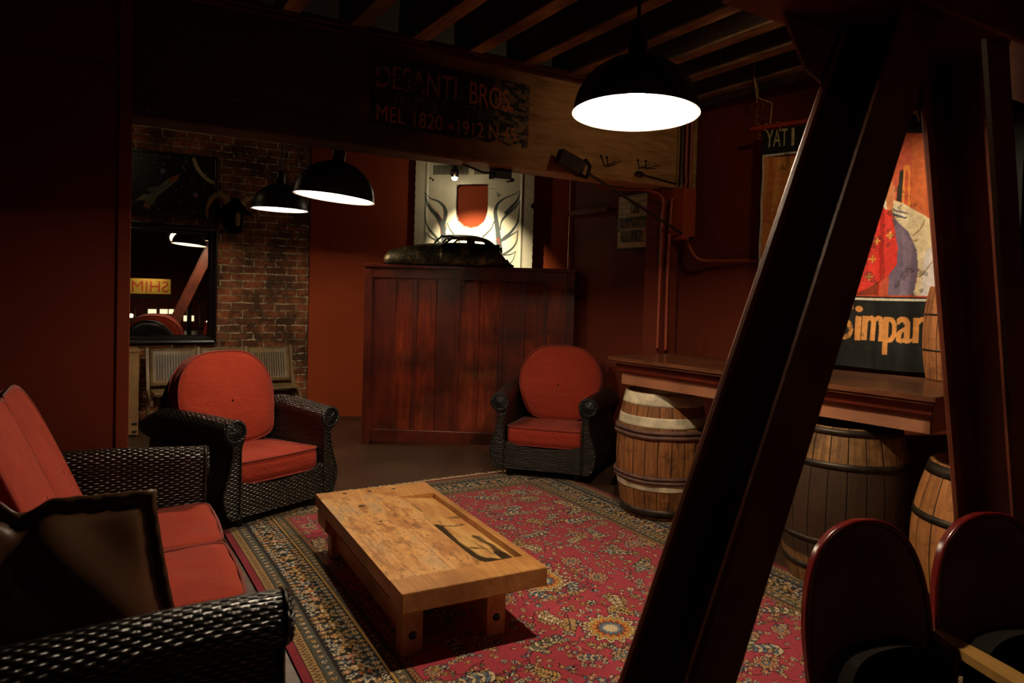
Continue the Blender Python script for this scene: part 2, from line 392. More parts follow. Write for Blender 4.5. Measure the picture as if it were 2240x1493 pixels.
# ------------------------------------------------------------ painted surfaces (colour per vertex on a fine mesh)
class Canvas:
    def __init__(s, u0, u1, v0, v1, res, bg):
        s.u0, s.v0, s.res = u0, v0, res; s.nu = int((u1 - u0) / res) + 1; s.nv = int((v1 - v0) / res) + 1
        s.U, s.V = np.meshgrid(u0 + np.arange(s.nu) * (u1 - u0) / (s.nu - 1), v0 + np.arange(s.nv) * (v1 - v0) / (s.nv - 1))
        s.ru = (u1 - u0) / (s.nu - 1); s.rv = (v1 - v0) / (s.nv - 1)
        s.C = np.zeros((s.nv, s.nu, 3)); s.C[:] = lin(bg)
    def win(s, a, b, c, d):
        i0 = max(0, int((c - s.v0) / s.rv) - 1); i1 = min(s.nv, int((d - s.v0) / s.rv) + 3)
        j0 = max(0, int((a - s.u0) / s.ru) - 1); j1 = min(s.nu, int((b - s.u0) / s.ru) + 3)
        return slice(i0, max(i0, i1)), slice(j0, max(j0, j1))
    def put(s, w, mask, col, a=1.0):
        if mask.size == 0: return
        al = (np.clip(mask, 0, 1) * a)[..., None]; s.C[w] = s.C[w] * (1 - al) + np.array(lin(col)) * al
    def poly(s, pts, col, a=1.0):
        P = np.array(pts)[:, :2]; w = s.win(P[:, 0].min(), P[:, 0].max(), P[:, 1].min(), P[:, 1].max()); U, V = s.U[w], s.V[w]
        ins = np.zeros(U.shape, bool); n = len(P)
        for i in range(n):
            x1, y1 = P[i]; x2, y2 = P[(i + 1) % n]
            if y1 == y2: continue
            c = ((y1 > V) != (y2 > V)) & (U < (x2 - x1) * (V - y1) / (y2 - y1) + x1); ins ^= c
        s.put(w, ins.astype(float), col, a); return w, ins
    def rect(s, a, b, c, d, col, al=1.0): s.poly([(a, c), (b, c), (b, d), (a, d)], col, al)
    def disc(s, u, v, r, col, a=1.0, ry=None, soft=None):
        ry = ry or r; w = s.win(u - r, u + r, v - ry, v + ry); d = np.hypot((s.U[w] - u) / r, (s.V[w] - v) / ry)
        k = soft if soft else min(1, s.res / r); s.put(w, (1 - d) / k + .5 if not soft else (1 - d) / k, col, a)
    def flower(s, u, v, r, n, col, depth=.3, rot=0, a=1.0):
        w = s.win(u - r, u + r, v - r, v + r); x, y = s.U[w] - u, s.V[w] - v
        d = np.hypot(x, y); t = np.arctan2(y, x); R = r * (1 - depth + depth * np.cos(n * (t - rot)))
        s.put(w, (d < R).astype(float), col, a)
    def leaf(s, u, v, L, wd, ang, col, a=1.0):
        w = s.win(u - L, u + L, v - L, v + L); x, y = s.U[w] - u, s.V[w] - v
        p = x * math.cos(ang) + y * math.sin(ang); q = -x * math.sin(ang) + y * math.cos(ang); t = p / L
        s.put(w, ((t > 0) & (t < 1) & (np.abs(q) < wd * np.sin(np.clip(t, 0, 1) * PI) ** .8)).astype(float), col, a)
    def stroke(s, pts, wd, col, a=1.0, taper=False):
        P = np.array(pts, float)[:, :2]; n = len(P) - 1
        mw = wd if not hasattr(wd, '__len__') else max(wd)
        w = s.win(P[:, 0].min() - mw, P[:, 0].max() + mw, P[:, 1].min() - mw, P[:, 1].max() + mw); U, V = s.U[w], s.V[w]
        mk = np.zeros(U.shape)
        for i in range(n):
            a0, b0 = P[i], P[i + 1]; d = b0 - a0; L2 = max(1e-9, (d ** 2).sum())
            t = np.clip(((U - a0[0]) * d[0] + (V - a0[1]) * d[1]) / L2, 0, 1)
            dist = np.hypot(U - a0[0] - t * d[0], V - a0[1] - t * d[1])
            wi = (wd[i] + (wd[i + 1] - wd[i]) * t) if hasattr(wd, '__len__') else wd
            mk = np.maximum(mk, np.clip((wi / 2 - dist) / (s.res * .7) + .5, 0, 1))
        s.put(w, mk, col, a)
    def text(s, string, a, b, h, col, alpha=1.0, wear=0):
        """string with its baseline from a to b, capital height h"""
        V_, T_ = text_tris(string); x0 = V_[:, 0].min(); x1 = V_[:, 0].max(); y1 = text_cap()
        a = np.array(a[:2], float); b = np.array(b[:2], float); d = b - a; up = np.array([0, 1.0])
        Q = a + np.outer((V_[:, 0] - x0) / (x1 - x0), d) + np.outer(V_[:, 1] / y1 * h, up)
        tot = np.zeros(s.U.shape, bool)
        for t in T_:
            p = Q[list(t)]; w = s.win(p[:, 0].min(), p[:, 0].max(), p[:, 1].min(), p[:, 1].max()); U, V = s.U[w], s.V[w]
            def e(i, j): return (p[j, 0] - p[i, 0]) * (V - p[i, 1]) - (p[j, 1] - p[i, 1]) * (U - p[i, 0])
            e0, e1, e2 = e(0, 1), e(1, 2), e(2, 0)
            tot[w] |= ((e0 >= -1e-7) & (e1 >= -1e-7) & (e2 >= -1e-7)) | ((e0 <= 1e-7) & (e1 <= 1e-7) & (e2 <= 1e-7))
        mk = tot.astype(float)
        if wear: mk *= (s.fractal(8) < 1 - wear)
        s.put((slice(0, s.nv), slice(0, s.nu)), mk, col, alpha)
    def fractal(s, k, rng=RNG):
        out = np.zeros(s.U.shape); amp = 1; tot = 0
        for o in range(4):
            gx = rng.rand(k * 2 ** o + 2, k * 2 ** o + 2)
            a = (s.V - s.V.min()) / np.ptp(s.V) * k * 2 ** o; b = (s.U - s.U.min()) / np.ptp(s.U) * k * 2 ** o
            i = a.astype(int); j = b.astype(int); fa = a - i; fb = b - j; fa = fa * fa * (3 - 2 * fa); fb = fb * fb * (3 - 2 * fb)
            out += amp * ((gx[i, j] * (1 - fa) + gx[i + 1, j] * fa) * (1 - fb) + (gx[i, j + 1] * (1 - fa) + gx[i + 1, j + 1] * fa) * fb); tot += amp; amp *= .6
        return out / tot
    def tint(s, mask, col, a=1.0): s.put((slice(0, s.nv), slice(0, s.nu)), mask, col, a)
    def build(s, name, mat, fn, parent=None, hole=None, thick=0, smooth=True):
        """fn(U,V) -> X,Y,Z arrays"""
        X, Y, Z = fn(s.U, s.V); n = s.nu * s.nv
        co = np.stack([X, Y, Z], -1).reshape(-1, 3).astype(np.float32)
        idx = np.arange(n).reshape(s.nv, s.nu)
        q = np.stack([idx[:-1, :-1], idx[:-1, 1:], idx[1:, 1:], idx[1:, :-1]], -1).reshape(-1, 4)
        if hole is not None:
            hm = hole[:-1, :-1].reshape(-1); q = q[~hm]
        me = bpy.data.meshes.new(name); me.vertices.add(n); me.vertices.foreach_set('co', co.reshape(-1))
        k = len(q); me.loops.add(k * 4); me.loops.foreach_set('vertex_index', q.reshape(-1).astype(np.int32))
        me.polygons.add(k); me.polygons.foreach_set('loop_start', np.arange(k, dtype=np.int32) * 4)
        me.polygons.foreach_set('use_smooth', np.full(k, smooth)); me.update(calc_edges=True)
        at = me.color_attributes.new('Col', 'FLOAT_COLOR', 'POINT')
        c4 = np.ones((n, 4), np.float32); c4[:, :3] = s.C.reshape(-1, 3); at.data.foreach_set('color', c4.reshape(-1))
        me.materials.append(mat); o = bpy.data.objects.new(name, me); COL.objects.link(o)
        if parent: o.parent = parent
        if thick:
            md = o.modifiers.new('solid', 'SOLIDIFY'); md.thickness = thick; md.offset = 0
        return o
_tt = {}
def text_tris(s):
    if s in _tt: return _tt[s]
    cu = bpy.data.curves.new('t', 'FONT'); cu.body = s; cu.resolution_u = 4; o = bpy.data.objects.new('t', cu); COL.objects.link(o)
    dg = bpy.context.evaluated_depsgraph_get(); e = o.evaluated_get(dg); me = e.to_mesh(); me.calc_loop_triangles()
    V_ = np.array([v.co[:2] for v in me.vertices]); T_ = [tuple(t.vertices) for t in me.loop_triangles]
    e.to_mesh_clear(); bpy.data.objects.remove(o); bpy.data.curves.remove(cu); _tt[s] = (V_, T_); return _tt[s]
def text_cap(): return text_tris('H')[0][:, 1].max()
# ============================================================ THE SETTING
ZC = 3.05; YB = 3.7; YBRICK = 7.55
o = bx('floor', (-3.6, -8, -.1), (5.6, 10.2, 0), M['floor'], None, 0); struct(o)
o = bx('ceiling', (-3.6, -8, ZC), (5.6, 10.2, ZC + .1), M['ceiling'], None, 0); struct(o)
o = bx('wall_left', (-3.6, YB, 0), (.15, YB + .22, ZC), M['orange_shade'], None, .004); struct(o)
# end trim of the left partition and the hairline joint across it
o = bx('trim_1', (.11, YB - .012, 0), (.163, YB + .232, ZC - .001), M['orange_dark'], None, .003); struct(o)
a, b = hy(0, 104.5, YB), hy(268, 147, YB)
mb = MB(); mb.tube([(a[0], YB, a[2]), ((a[0] * .5 + b[0] * .5), YB, (a[2] + b[2]) / 2 + .002), (min(b[0], .1), YB, b[2])], .002, 5)
struct(mb.build('trim_2', M['black']))
bc = view(-2.155, 7.49); bd = view(1.04, 7.56)
o = bx('wall_brick', (-2.2, YBRICK, 0), (bc[0] + .0, YBRICK + .25, ZC), M['brick'], None, 0); struct(o)
def slab(name, p, q, z0, z1, th, mat):     # vertical wall whose front face runs p -> q, thickness to the left of p->q
    p = np.array(p[:2]); q = np.array(q[:2]); d = (q - p) / np.linalg.norm(q - p); n = np.array([-d[1], d[0]]) * th
    mb = MB(); mb.prism([tuple(p), tuple(q), tuple(q + n), tuple(p + n)], z0, z1, 'z'); return mb.build(name, mat)
struct(slab('wall_back', (bc[0], YBRICK - .02), view(1.9, 7.56)[:2], 0, ZC, .2, M['orange']))
# right wall: outer corner at the pipe, then runs towards the camera, slightly splayed
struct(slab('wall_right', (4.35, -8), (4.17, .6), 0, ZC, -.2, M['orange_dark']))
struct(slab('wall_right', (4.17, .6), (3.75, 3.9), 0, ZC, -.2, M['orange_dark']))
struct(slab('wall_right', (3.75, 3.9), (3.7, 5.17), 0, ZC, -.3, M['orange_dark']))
struct(bx('wall_rear', (-3.6, -8, 0), (5.6, -7.8, ZC), M['orange_dark'], None, 0))
struct(bx('wall_side', (-3.6, -8, 0), (-3.4, YB, ZC), M['orange_dark'], None, 0))
# a shallow boxed chase under the end of the beam
p0, p1 = hx(1487, 412, 3.72), hx(1521, 530, 3.72)
p0 = hy(1497, 412, 3.6); p1 = hy(1520, 525, 3.6); struct(bx('trim_3', (p0[0], 3.6, p1[2]), (p1[0], 3.9, 2.135), M['orange'], None, .004))

# ---- big beam
beam = thing('timber_beam', 'massive weathered timber beam crossing under the joists, black left half, tan right half', 'beam', (0, YB, 2.14))
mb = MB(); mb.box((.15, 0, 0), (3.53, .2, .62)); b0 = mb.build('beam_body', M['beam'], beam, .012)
mb = MB(); mb.box((.15, -.035, .60), (3.7, .2, .632)); mb.box((.15, -.02, .575), (3.7, .0, .60)); mb.build('top_ledge', M['mahogany_dark'], beam, .004)
mb = MB(); mb.box((3.56, .02, 0), (3.74, .2, .6)); mb.build('end_block', M['beam'], beam, .006)
# column below it
struct(bx('trim_4', (3.43, YB + .03, 0), (3.60, YB + .19, 2.138), M['orange_dark'], None, .006))
# ---- joists
JX = [3.68, 3.31, 2.98, 2.66, 2.31, 1.95, 1.60, 1.25, .90, .55, .20]
lab = ['ceiling joist hard against the right wall, twine tied to it', 'second ceiling joist out from the right wall', 'third ceiling joist out from the right wall',
       'fourth ceiling joist out from the right wall', 'fifth joist from the right wall, behind the nearest lamp stem', 'sixth ceiling joist from the right wall, left of the nearest lamp']
for i, x in enumerate(JX):
    w = .085; mb = MB(); n = 14; y0, y1 = -3.5, YB + .18
    rows = []
    for k in range(n + 1):
        y = y0 + (y1 - y0) * k / n; j = lambda: random.uniform(-.006, .006)
        rows.append([(x - w + j(), y, 2.772 + j()), (x + j(), y, 2.772 + j()), (x + j() * .5, y, ZC - .005), (x - w + j() * .5, y, ZC - .005)])
    mb.grid(rows, closed_v=True, smooth=False); mb._add(rows[0], [(0, 1, 2, 3)], None, False); mb._add(rows[-1], [(3, 2, 1, 0)], None, False)
    o = mb.build('ceiling_joist', M['joist'], None, .004)
    mb = MB(); mb.box((x - w - .002, y0, 2.758), (x + .002, y1 - .01, 2.773)); mb.build('lit_underside', M['lath'], o, .002)  # pale strip paints the bounce light on the joist underside
    if i < 6: tag(o, lab[i], 'joist', 'ceiling joists')
    else: tag(o, 'dark ceiling joist left of the painted sign, lost in shadow', 'joist', 'ceiling joists')
struct(bx('trim_5', (3.66, .5, 2.71), (3.70, 3.69, 2.771), M['joist'], None, .002))

# ---- writing on the beam: tin sign
def lerp(a, b, t): return a + (b - a) * t
cv = Canvas(1.29, 2.29, 2.262, 2.70, .0035, (30, 24, 20))
def bp(px, py): p = hy(px, py, YB); return (p[0], p[2])
fr = cv.fractal(9)
cv.tint((fr > .6).astype(float), (64, 48, 34), .6)
cv.rect(2.26, 2.29, 2.2, 2.8, (70, 52, 38))
E1 = cv.U > 2.05
cv.tint(((cv.fractal(22) > .52) & E1).astype(float), (132, 108, 76), .8)
cv.text('DESANTI', bp(822, 189), bp(997, 219), .125, (150, 96, 56), .9, .34)
cv.text('BROS', bp(1026, 226), bp(1112, 245), .125, (196, 122, 64), 1, .28)
q = bp(1116, 240); cv.disc(q[0], q[1], .016, (190, 100, 50))
cv.text('FRUIT & VEGETABLES', bp(860, 238), bp(1108, 269), .072, (96, 90, 62), .85, .46)
cv.text('MEL 1820', bp(822, 262), bp(966, 287), .083, (176, 104, 56), .9, .3)
q = bp(985, 285); cv.disc(q[0], q[1] + .02, .018, (140, 60, 40))
cv.text('1912 N 45', bp(1000, 294), bp(1126, 311), .083, (186, 118, 60), .95, .3)
hole = ((cv.V > 2.655 + .02 * np.sin(cv.U * 30)) & (cv.U < 2.1)) | ((cv.V < 2.272 + .012 * np.sin(cv.U * 40)) & (cv.U > 1.9) & (cv.U < 2.25)) | (cv.V > 2.64)
sg = cv.build('painted_sign', M['signpaint'], lambda U, V: (U, U * 0 + YB - .006, V), None, hole, .004)
tag(sg, 'flaking black tin sign reading DESANTI BROS on the beam', 'sign')

# ---- A-frame of red steel + girder
frame = thing('steel_a_frame', 'dark red steel A-frame with two leaning box legs in right foreground', 'brace', (1.9, 1.12, 0))
def leg(x0, x1, s, name):   # x at z=1.4 (left,right faces), slope dx/dz
    mb = MB(); z0, z1 = 0.0, 2.19; y0, y1 = 0, .205
    X = lambda x, z: x + s * (z - 1.4) - 1.9
    n = 40; rows = []
    for k in range(n + 1):
        z = z0 + (z1 - z0) * k / n
        c = .012; a, b = X(x0, z), X(x1, z)
        f_ = .018; ring = [(a + c, y0), (b - c, y0), (b, y0 + c), (b, y1 - c), (b - c, y1), (a + .004, y1), (a, y1 - .006), (a, y1 - f_), (b - f_, y1 - f_), (b - f_, y0 + f_), (a, y0 + f_), (a, y0 + c * .8)]
        rows.append([(p[0], p[1], z) for p in ring])
    mb.grid(rows, closed_v=True, smooth=False); mb._add(rows[-1], [tuple(range(12))], None, False); mb._add(rows[0], [tuple(range(11, -1, -1))], None, False)
    return mb.build(name, M['steel'], frame)
leg(1.54, 1.72, .432, 'leg'); leg(2.47, 2.63, -.235, 'leg')
mb = MB(); mb.prism([(-.26, 2.188), (.66, 2.188), (.56, 2.06), (.42, 2.02), (.13, 1.95), (-.15, 2.05)], .206, .216); mb.build('gusset_plate', M['steel'], frame, .002)
mb = MB(); mb.box((1.46, 1.07, 2.19), (3.97, 1.40, 2.5)); mb.box((1.46, 1.07, 2.5), (1.8, 1.4, 2.77))
tag(mb.build('steel_girder', M['steel'], None, .015), 'dark red steel girder resting on top of the A-frame', 'girder')

# ============================================================ LAMPS
def lamp(pos, label, tilt, d=.48, ztop=ZC, rz=0, hook=False):
    t = thing('pendant_lamp', label, 'lamp', pos, rz, 'dark dome pendant lamps'); R = d / 2
    t.rotation_euler = (Matrix.Rotation(tilt[0], 3, Vector(VR)) @ Matrix.Rotation(tilt[1], 3, Vector(VF))).to_euler()
    prof = [(R + .004, 0), (R, .006), (R * .985, .035), (R * .94, .075), (R * .85, .115), (R * .7, .155), (R * .5, .187), (R * .3, .205), (R * .16, .213), (.03, .216)]
    mb = MB(); mb.lathe(prof, 72); mb.build('lamp_shade', M['shade'], t)
    ins = [(R * .985 - .004, .004), (R * .97 - .004, .034), (R * .925 - .004, .074), (R * .83 - .004, .113), (R * .68 - .004, .150), (R * .48, .180), (R * .28, .198), (.02, .205)]
    mb = MB(); mb.lathe(ins, 72); mb.lathe([(R + .004, 0), (R * .985 - .004, .004)], 72); mb.build('shade_lining', M['shadein'], t, fix=False)
    mb = MB(); mb.lathe([(.0, .21), (.034, .21), (.036, .25), (.036, .30), (.030, .315), (.012, .32), (.0, .32)], 32); s = mb.build('socket_cap', M['shade'], t)
    mb = MB(); mb.lathe([(0, .045)] + [(.034 * math.sin(a), .075 - .034 * math.cos(a)) for a in np.linspace(.3, 2.4, 10)] + [(.02, .14), (.014, .2)], 24); b = mb.build('bulb', M['bulb'], t); b.visible_shadow = True
    L = ztop - pos[2] - .32
    mb = MB(); mb.tube([(0, 0, .315), (0, 0, .315 + L)], .007 if not hook else .004, 10); mb.build('stem', M['shade'], t)
    return t
lamp(L1, 'large near dome lamp hanging lit from the joists, right of the painted sign', (math.radians(-2.8), math.radians(.7)), .468)
lamp(L2, 'tilted dome lamp hanging lit behind the beam, higher of the left pair', (math.radians(-1.0), math.radians(5.2)), .455)
lamp(L3, 'small-looking far dome lamp hanging lit before the brick wall', (0, math.radians(1.0)), .445)

# bare reflector bulb before the car hood
t = thing('reflector_bulb', 'small bare silvered bulb glowing in front of the cream car hood', 'lamp', SPOTP + np.array([0, 0, 0]))
mb = MB(); mb.lathe([(0, -.03), (.020, -.026), (.030, -.01), (.031, .008), (.024, .02), (.02, .03)], 24); mb.build('bulb', emis('glowing_bulb', (1, .88, .6, 1), 30), t)
mb = MB(); mb.lathe([(.032, .0), (.045, .025), (.05, .05), (.045, .07), (.03, .085), (.022, .12), (0, .12)], 24); mb.build('reflector', M['chrome'], t)
mb = MB(); mb.tube([(0, 0, .11), (0, 0, ZC - SPOTP[2])], .006, 8); mb.build('cord', M['cable'], t)

# ============================================================ RUG
def make_rug():
    x0, x1, y0, y1 = .655, 3.09, 1.0, 4.6
    W_, L_ = (x1 - x0) / 2, (y1 - y0) / 2
    cv = Canvas(0, W_, 0, L_, .0042, (166, 58, 72))      # a quarter, mirrored later ; (0,0) = outer corner
    rng = random.Random(11)
    CR, TAN, BLU, GLD, BLK, GRN, ROS, RUST = (206, 186, 150), (176, 146, 104), (92, 112, 132), (190, 144, 70), (24, 16, 18), (104, 110, 76), (196, 92, 84), (170, 84, 44)
    def bloom(u, v, r, seed=None):
        k = seed if seed is not None else rng.randrange(5); n = (5, 6, 8, 5, 6)[k]; ro = rng.random() * 6
        c1, c2, c3 = ((CR, BLU, BLK), (CR, GLD, RUST), (TAN, ROS, CR), (BLU, CR, GLD), (GLD, BLK, CR))[k]
        cv.flower(u, v, r * 1.22, n, BLK, .18, ro); cv.flower(u, v, r, n, c1, .3, ro); cv.flower(u, v, r * .55, n, c2, .25, ro); cv.disc(u, v, r * .25, c3)
    def spray(u, v, L, ang, bend, cols):
        P = [(u, v)]; a = ang; st = 10
        for i in range(st): a += bend / st; P.append((P[-1][0] + L / st * math.cos(a), P[-1][1] + L / st * math.sin(a)))
        cv.stroke(P, .006, BLK)
        for i in range(2, st + 1):
            dx, dy = P[i][0] - P[i - 1][0], P[i][1] - P[i - 1][1]; a = math.atan2(dy, dx); s = L * .26 * (1.15 - .6 * i / st)
            for sd in (-1, 1):
                c = cols[i % len(cols)]
                cv.leaf(P[i][0], P[i][1], s * 1.15, s * .27, a + sd * .95, BLK); cv.leaf(P[i][0], P[i][1], s, s * .19, a + sd * .95, c)
        bloom(P[-1][0], P[-1][1], L * .11)
    BW = .385
    # field
    for i in range(62):
        u, v = rng.uniform(BW, W_ + .05), rng.uniform(BW, L_ + .05)
        n = rng.randrange(3, 6); P = [(u, v)]; a = rng.random() * 6.3
        for k in range(9): a += rng.uniform(-.7, .9); P.append((P[-1][0] + .022 * math.cos(a), P[-1][1] + .022 * math.sin(a)))
        cv.stroke(P, .005, BLK)
        for k, p in enumerate(P[1:]): 
            if k % 2: cv.leaf(p[0], p[1], .026, .008, a + k, BLK); cv.leaf(p[0], p[1], .022, .0055, a + k, rng.choice([GRN, TAN, CR, BLU]))
        bloom(P[-1][0], P[-1][1], rng.uniform(.016, .026))
    pts = []
    for i in range(1400):
        u, v = rng.uniform(BW + .03, W_), rng.uniform(BW + .03, L_)
        if all((u - a) ** 2 + (v - b) ** 2 > .145 ** 2 for a, b in pts): pts.append((u, v))
    for (u, v) in pts:
        k = rng.random()
        if k < .62:
            spray(u - .05, v - .05, rng.uniform(.13, .2), rng.random() * 6.3, rng.uniform(-1.6, 1.6), rng.choice([(CR, TAN), (CR, GRN), (TAN, GLD), (CR, BLU)]))
        else:
            R = rng.uniform(.035, .055); n = rng.choice([8, 10, 12])
            for rr, c in ((1.15, BLK), (1, CR), (.86, BLK), (.8, RUST), (.6, TAN), (.45, BLK), (.4, BLU), (.2, GLD)): cv.flower(u, v, R * rr, n, c, .14)
    for i in range(620):
        u, v = rng.uniform(BW, W_), rng.uniform(BW, L_); bloom(u, v, rng.uniform(.009, .016))
    # central palmette rows
    for v in (L_ - .02, L_ - .55, L_ - 1.0):
        for rr, c in ((.13, BLK), (.122, CR), (.108, BLK), (.102, GLD), (.08, RUST), (.062, BLK), (.056, BLU), (.035, CR)): cv.flower(W_, v, rr, 14, c, .12)
    # borders (distance to nearest outer edge)
    D = np.minimum(cv.U, cv.V); A = np.where(cv.U < cv.V, cv.V, cv.U)
    def band(a, b, col, al=1.0): cv.tint(((D >= a) & (D < b)).astype(float), col, al)
    def along(dist, step, fn, ph=0):
        s = dist + ph
        while s < L_ + .02: fn(dist, s, s); s += step
        s = dist + ph + step
        while s < W_ + .02: fn(s, dist, s); s += step
    band(0, .030, (124, 30, 44)); band(.030, .034, BLK); band(.034, .075, (158, 126, 80)); band(.075, .079, BLK); band(.079, .125, (74, 74, 66)); band(.125, .13, BLK)
    band(.13, .29, (26, 18, 16)); band(.29, .295, GLD); band(.295, .345, (92, 84, 66)); band(.345, .35, BLK); band(.35, .372, (158, 118, 72)); band(.372, .378, BLK)
    z = np.abs(((A * 1 / .022) % 1) - .5) * 2
    cv.tint((np.abs((D - .0545) / .0205 - (z * 2 - 1) * .6) < .28).astype(float), (60, 34, 24)); cv.tint((np.abs((D - .361) / .011 - (z * 2 - 1) * .6) < .35).astype(float), (90, 36, 28))
    along(.102, .042, lambda u, v, s: (bloom(u, v, .013), ))
    along(.320, .042, lambda u, v, s: (bloom(u, v, .014), ), .02)
    def big(u, v, s):
        bloom(u, v, .034)
        for q in range(5):
            a = rng.random() * 6.3; cv.leaf(u + .036 * math.cos(a), v + .036 * math.sin(a), .03, .008, a + 1, rng.choice([GRN, TAN, CR, RUST]))
    along(.21, .088, big)
    def small(u, v, s): bloom(u, v, .018)
    along(.155, .036, small, .01); along(.268, .036, small, .02)
    for d in (.18, .24):
        along(d, .044, lambda u, v, s: bloom(u, v, .013), .03)
    Q = cv.C; H_ = np.concatenate([Q, Q[:, ::-1][:, 1:]], 1); Fl = np.concatenate([H_, H_[::-1][1:]], 0)
    full = Canvas(x0, x1, y0, y1, .0042, (0, 0, 0)); full.nv, full.nu = Fl.shape[:2]; full.C = Fl
    full.U, full.V = np.meshgrid(np.linspace(x0, x1, full.nu), np.linspace(y0, y1, full.nv)); full.ru = (x1 - x0) / (full.nu - 1); full.rv = (y1 - y0) / (full.nv - 1)
    fade = full.fractal(4); full.C *= (.82 + .36 * fade)[..., None]
    wob = full.fractal(3)
    wx = .012 * np.sin(full.V * 2.3); 
    def fn(U, V): return U + .010 * np.sin(V * 2.1 + 1), V + .008 * np.sin(U * 3.2), .009 + wob * .004
    r = full.build('persian_rug', M['rug'], fn, None, None, 0)
    tag(r, 'crimson Persian rug with floral field and dark flowered border', 'rug')
    mb = MB(); n = 340
    for yy, sg_ in ((y1, 1), (y0, -1)):
        for i in range(n):
            x = x0 + (x1 - x0) * (i + random.random()) / n; l = random.uniform(.03, .07); dx = random.uniform(-.02, .02); y = yy + .008 * math.sin(x * 3.2)
            mb.tube([(x, y - .004 * sg_, .009), (x + dx * .4, y + l * .5 * sg_, .008), (x + dx, y + l * sg_, .004)], [.0045, .004, .002], 4, caps=False)
    f = mb.build('fringe', M['fringe'], r, fix=False); f['kind'] = 'stuff'
make_rug()

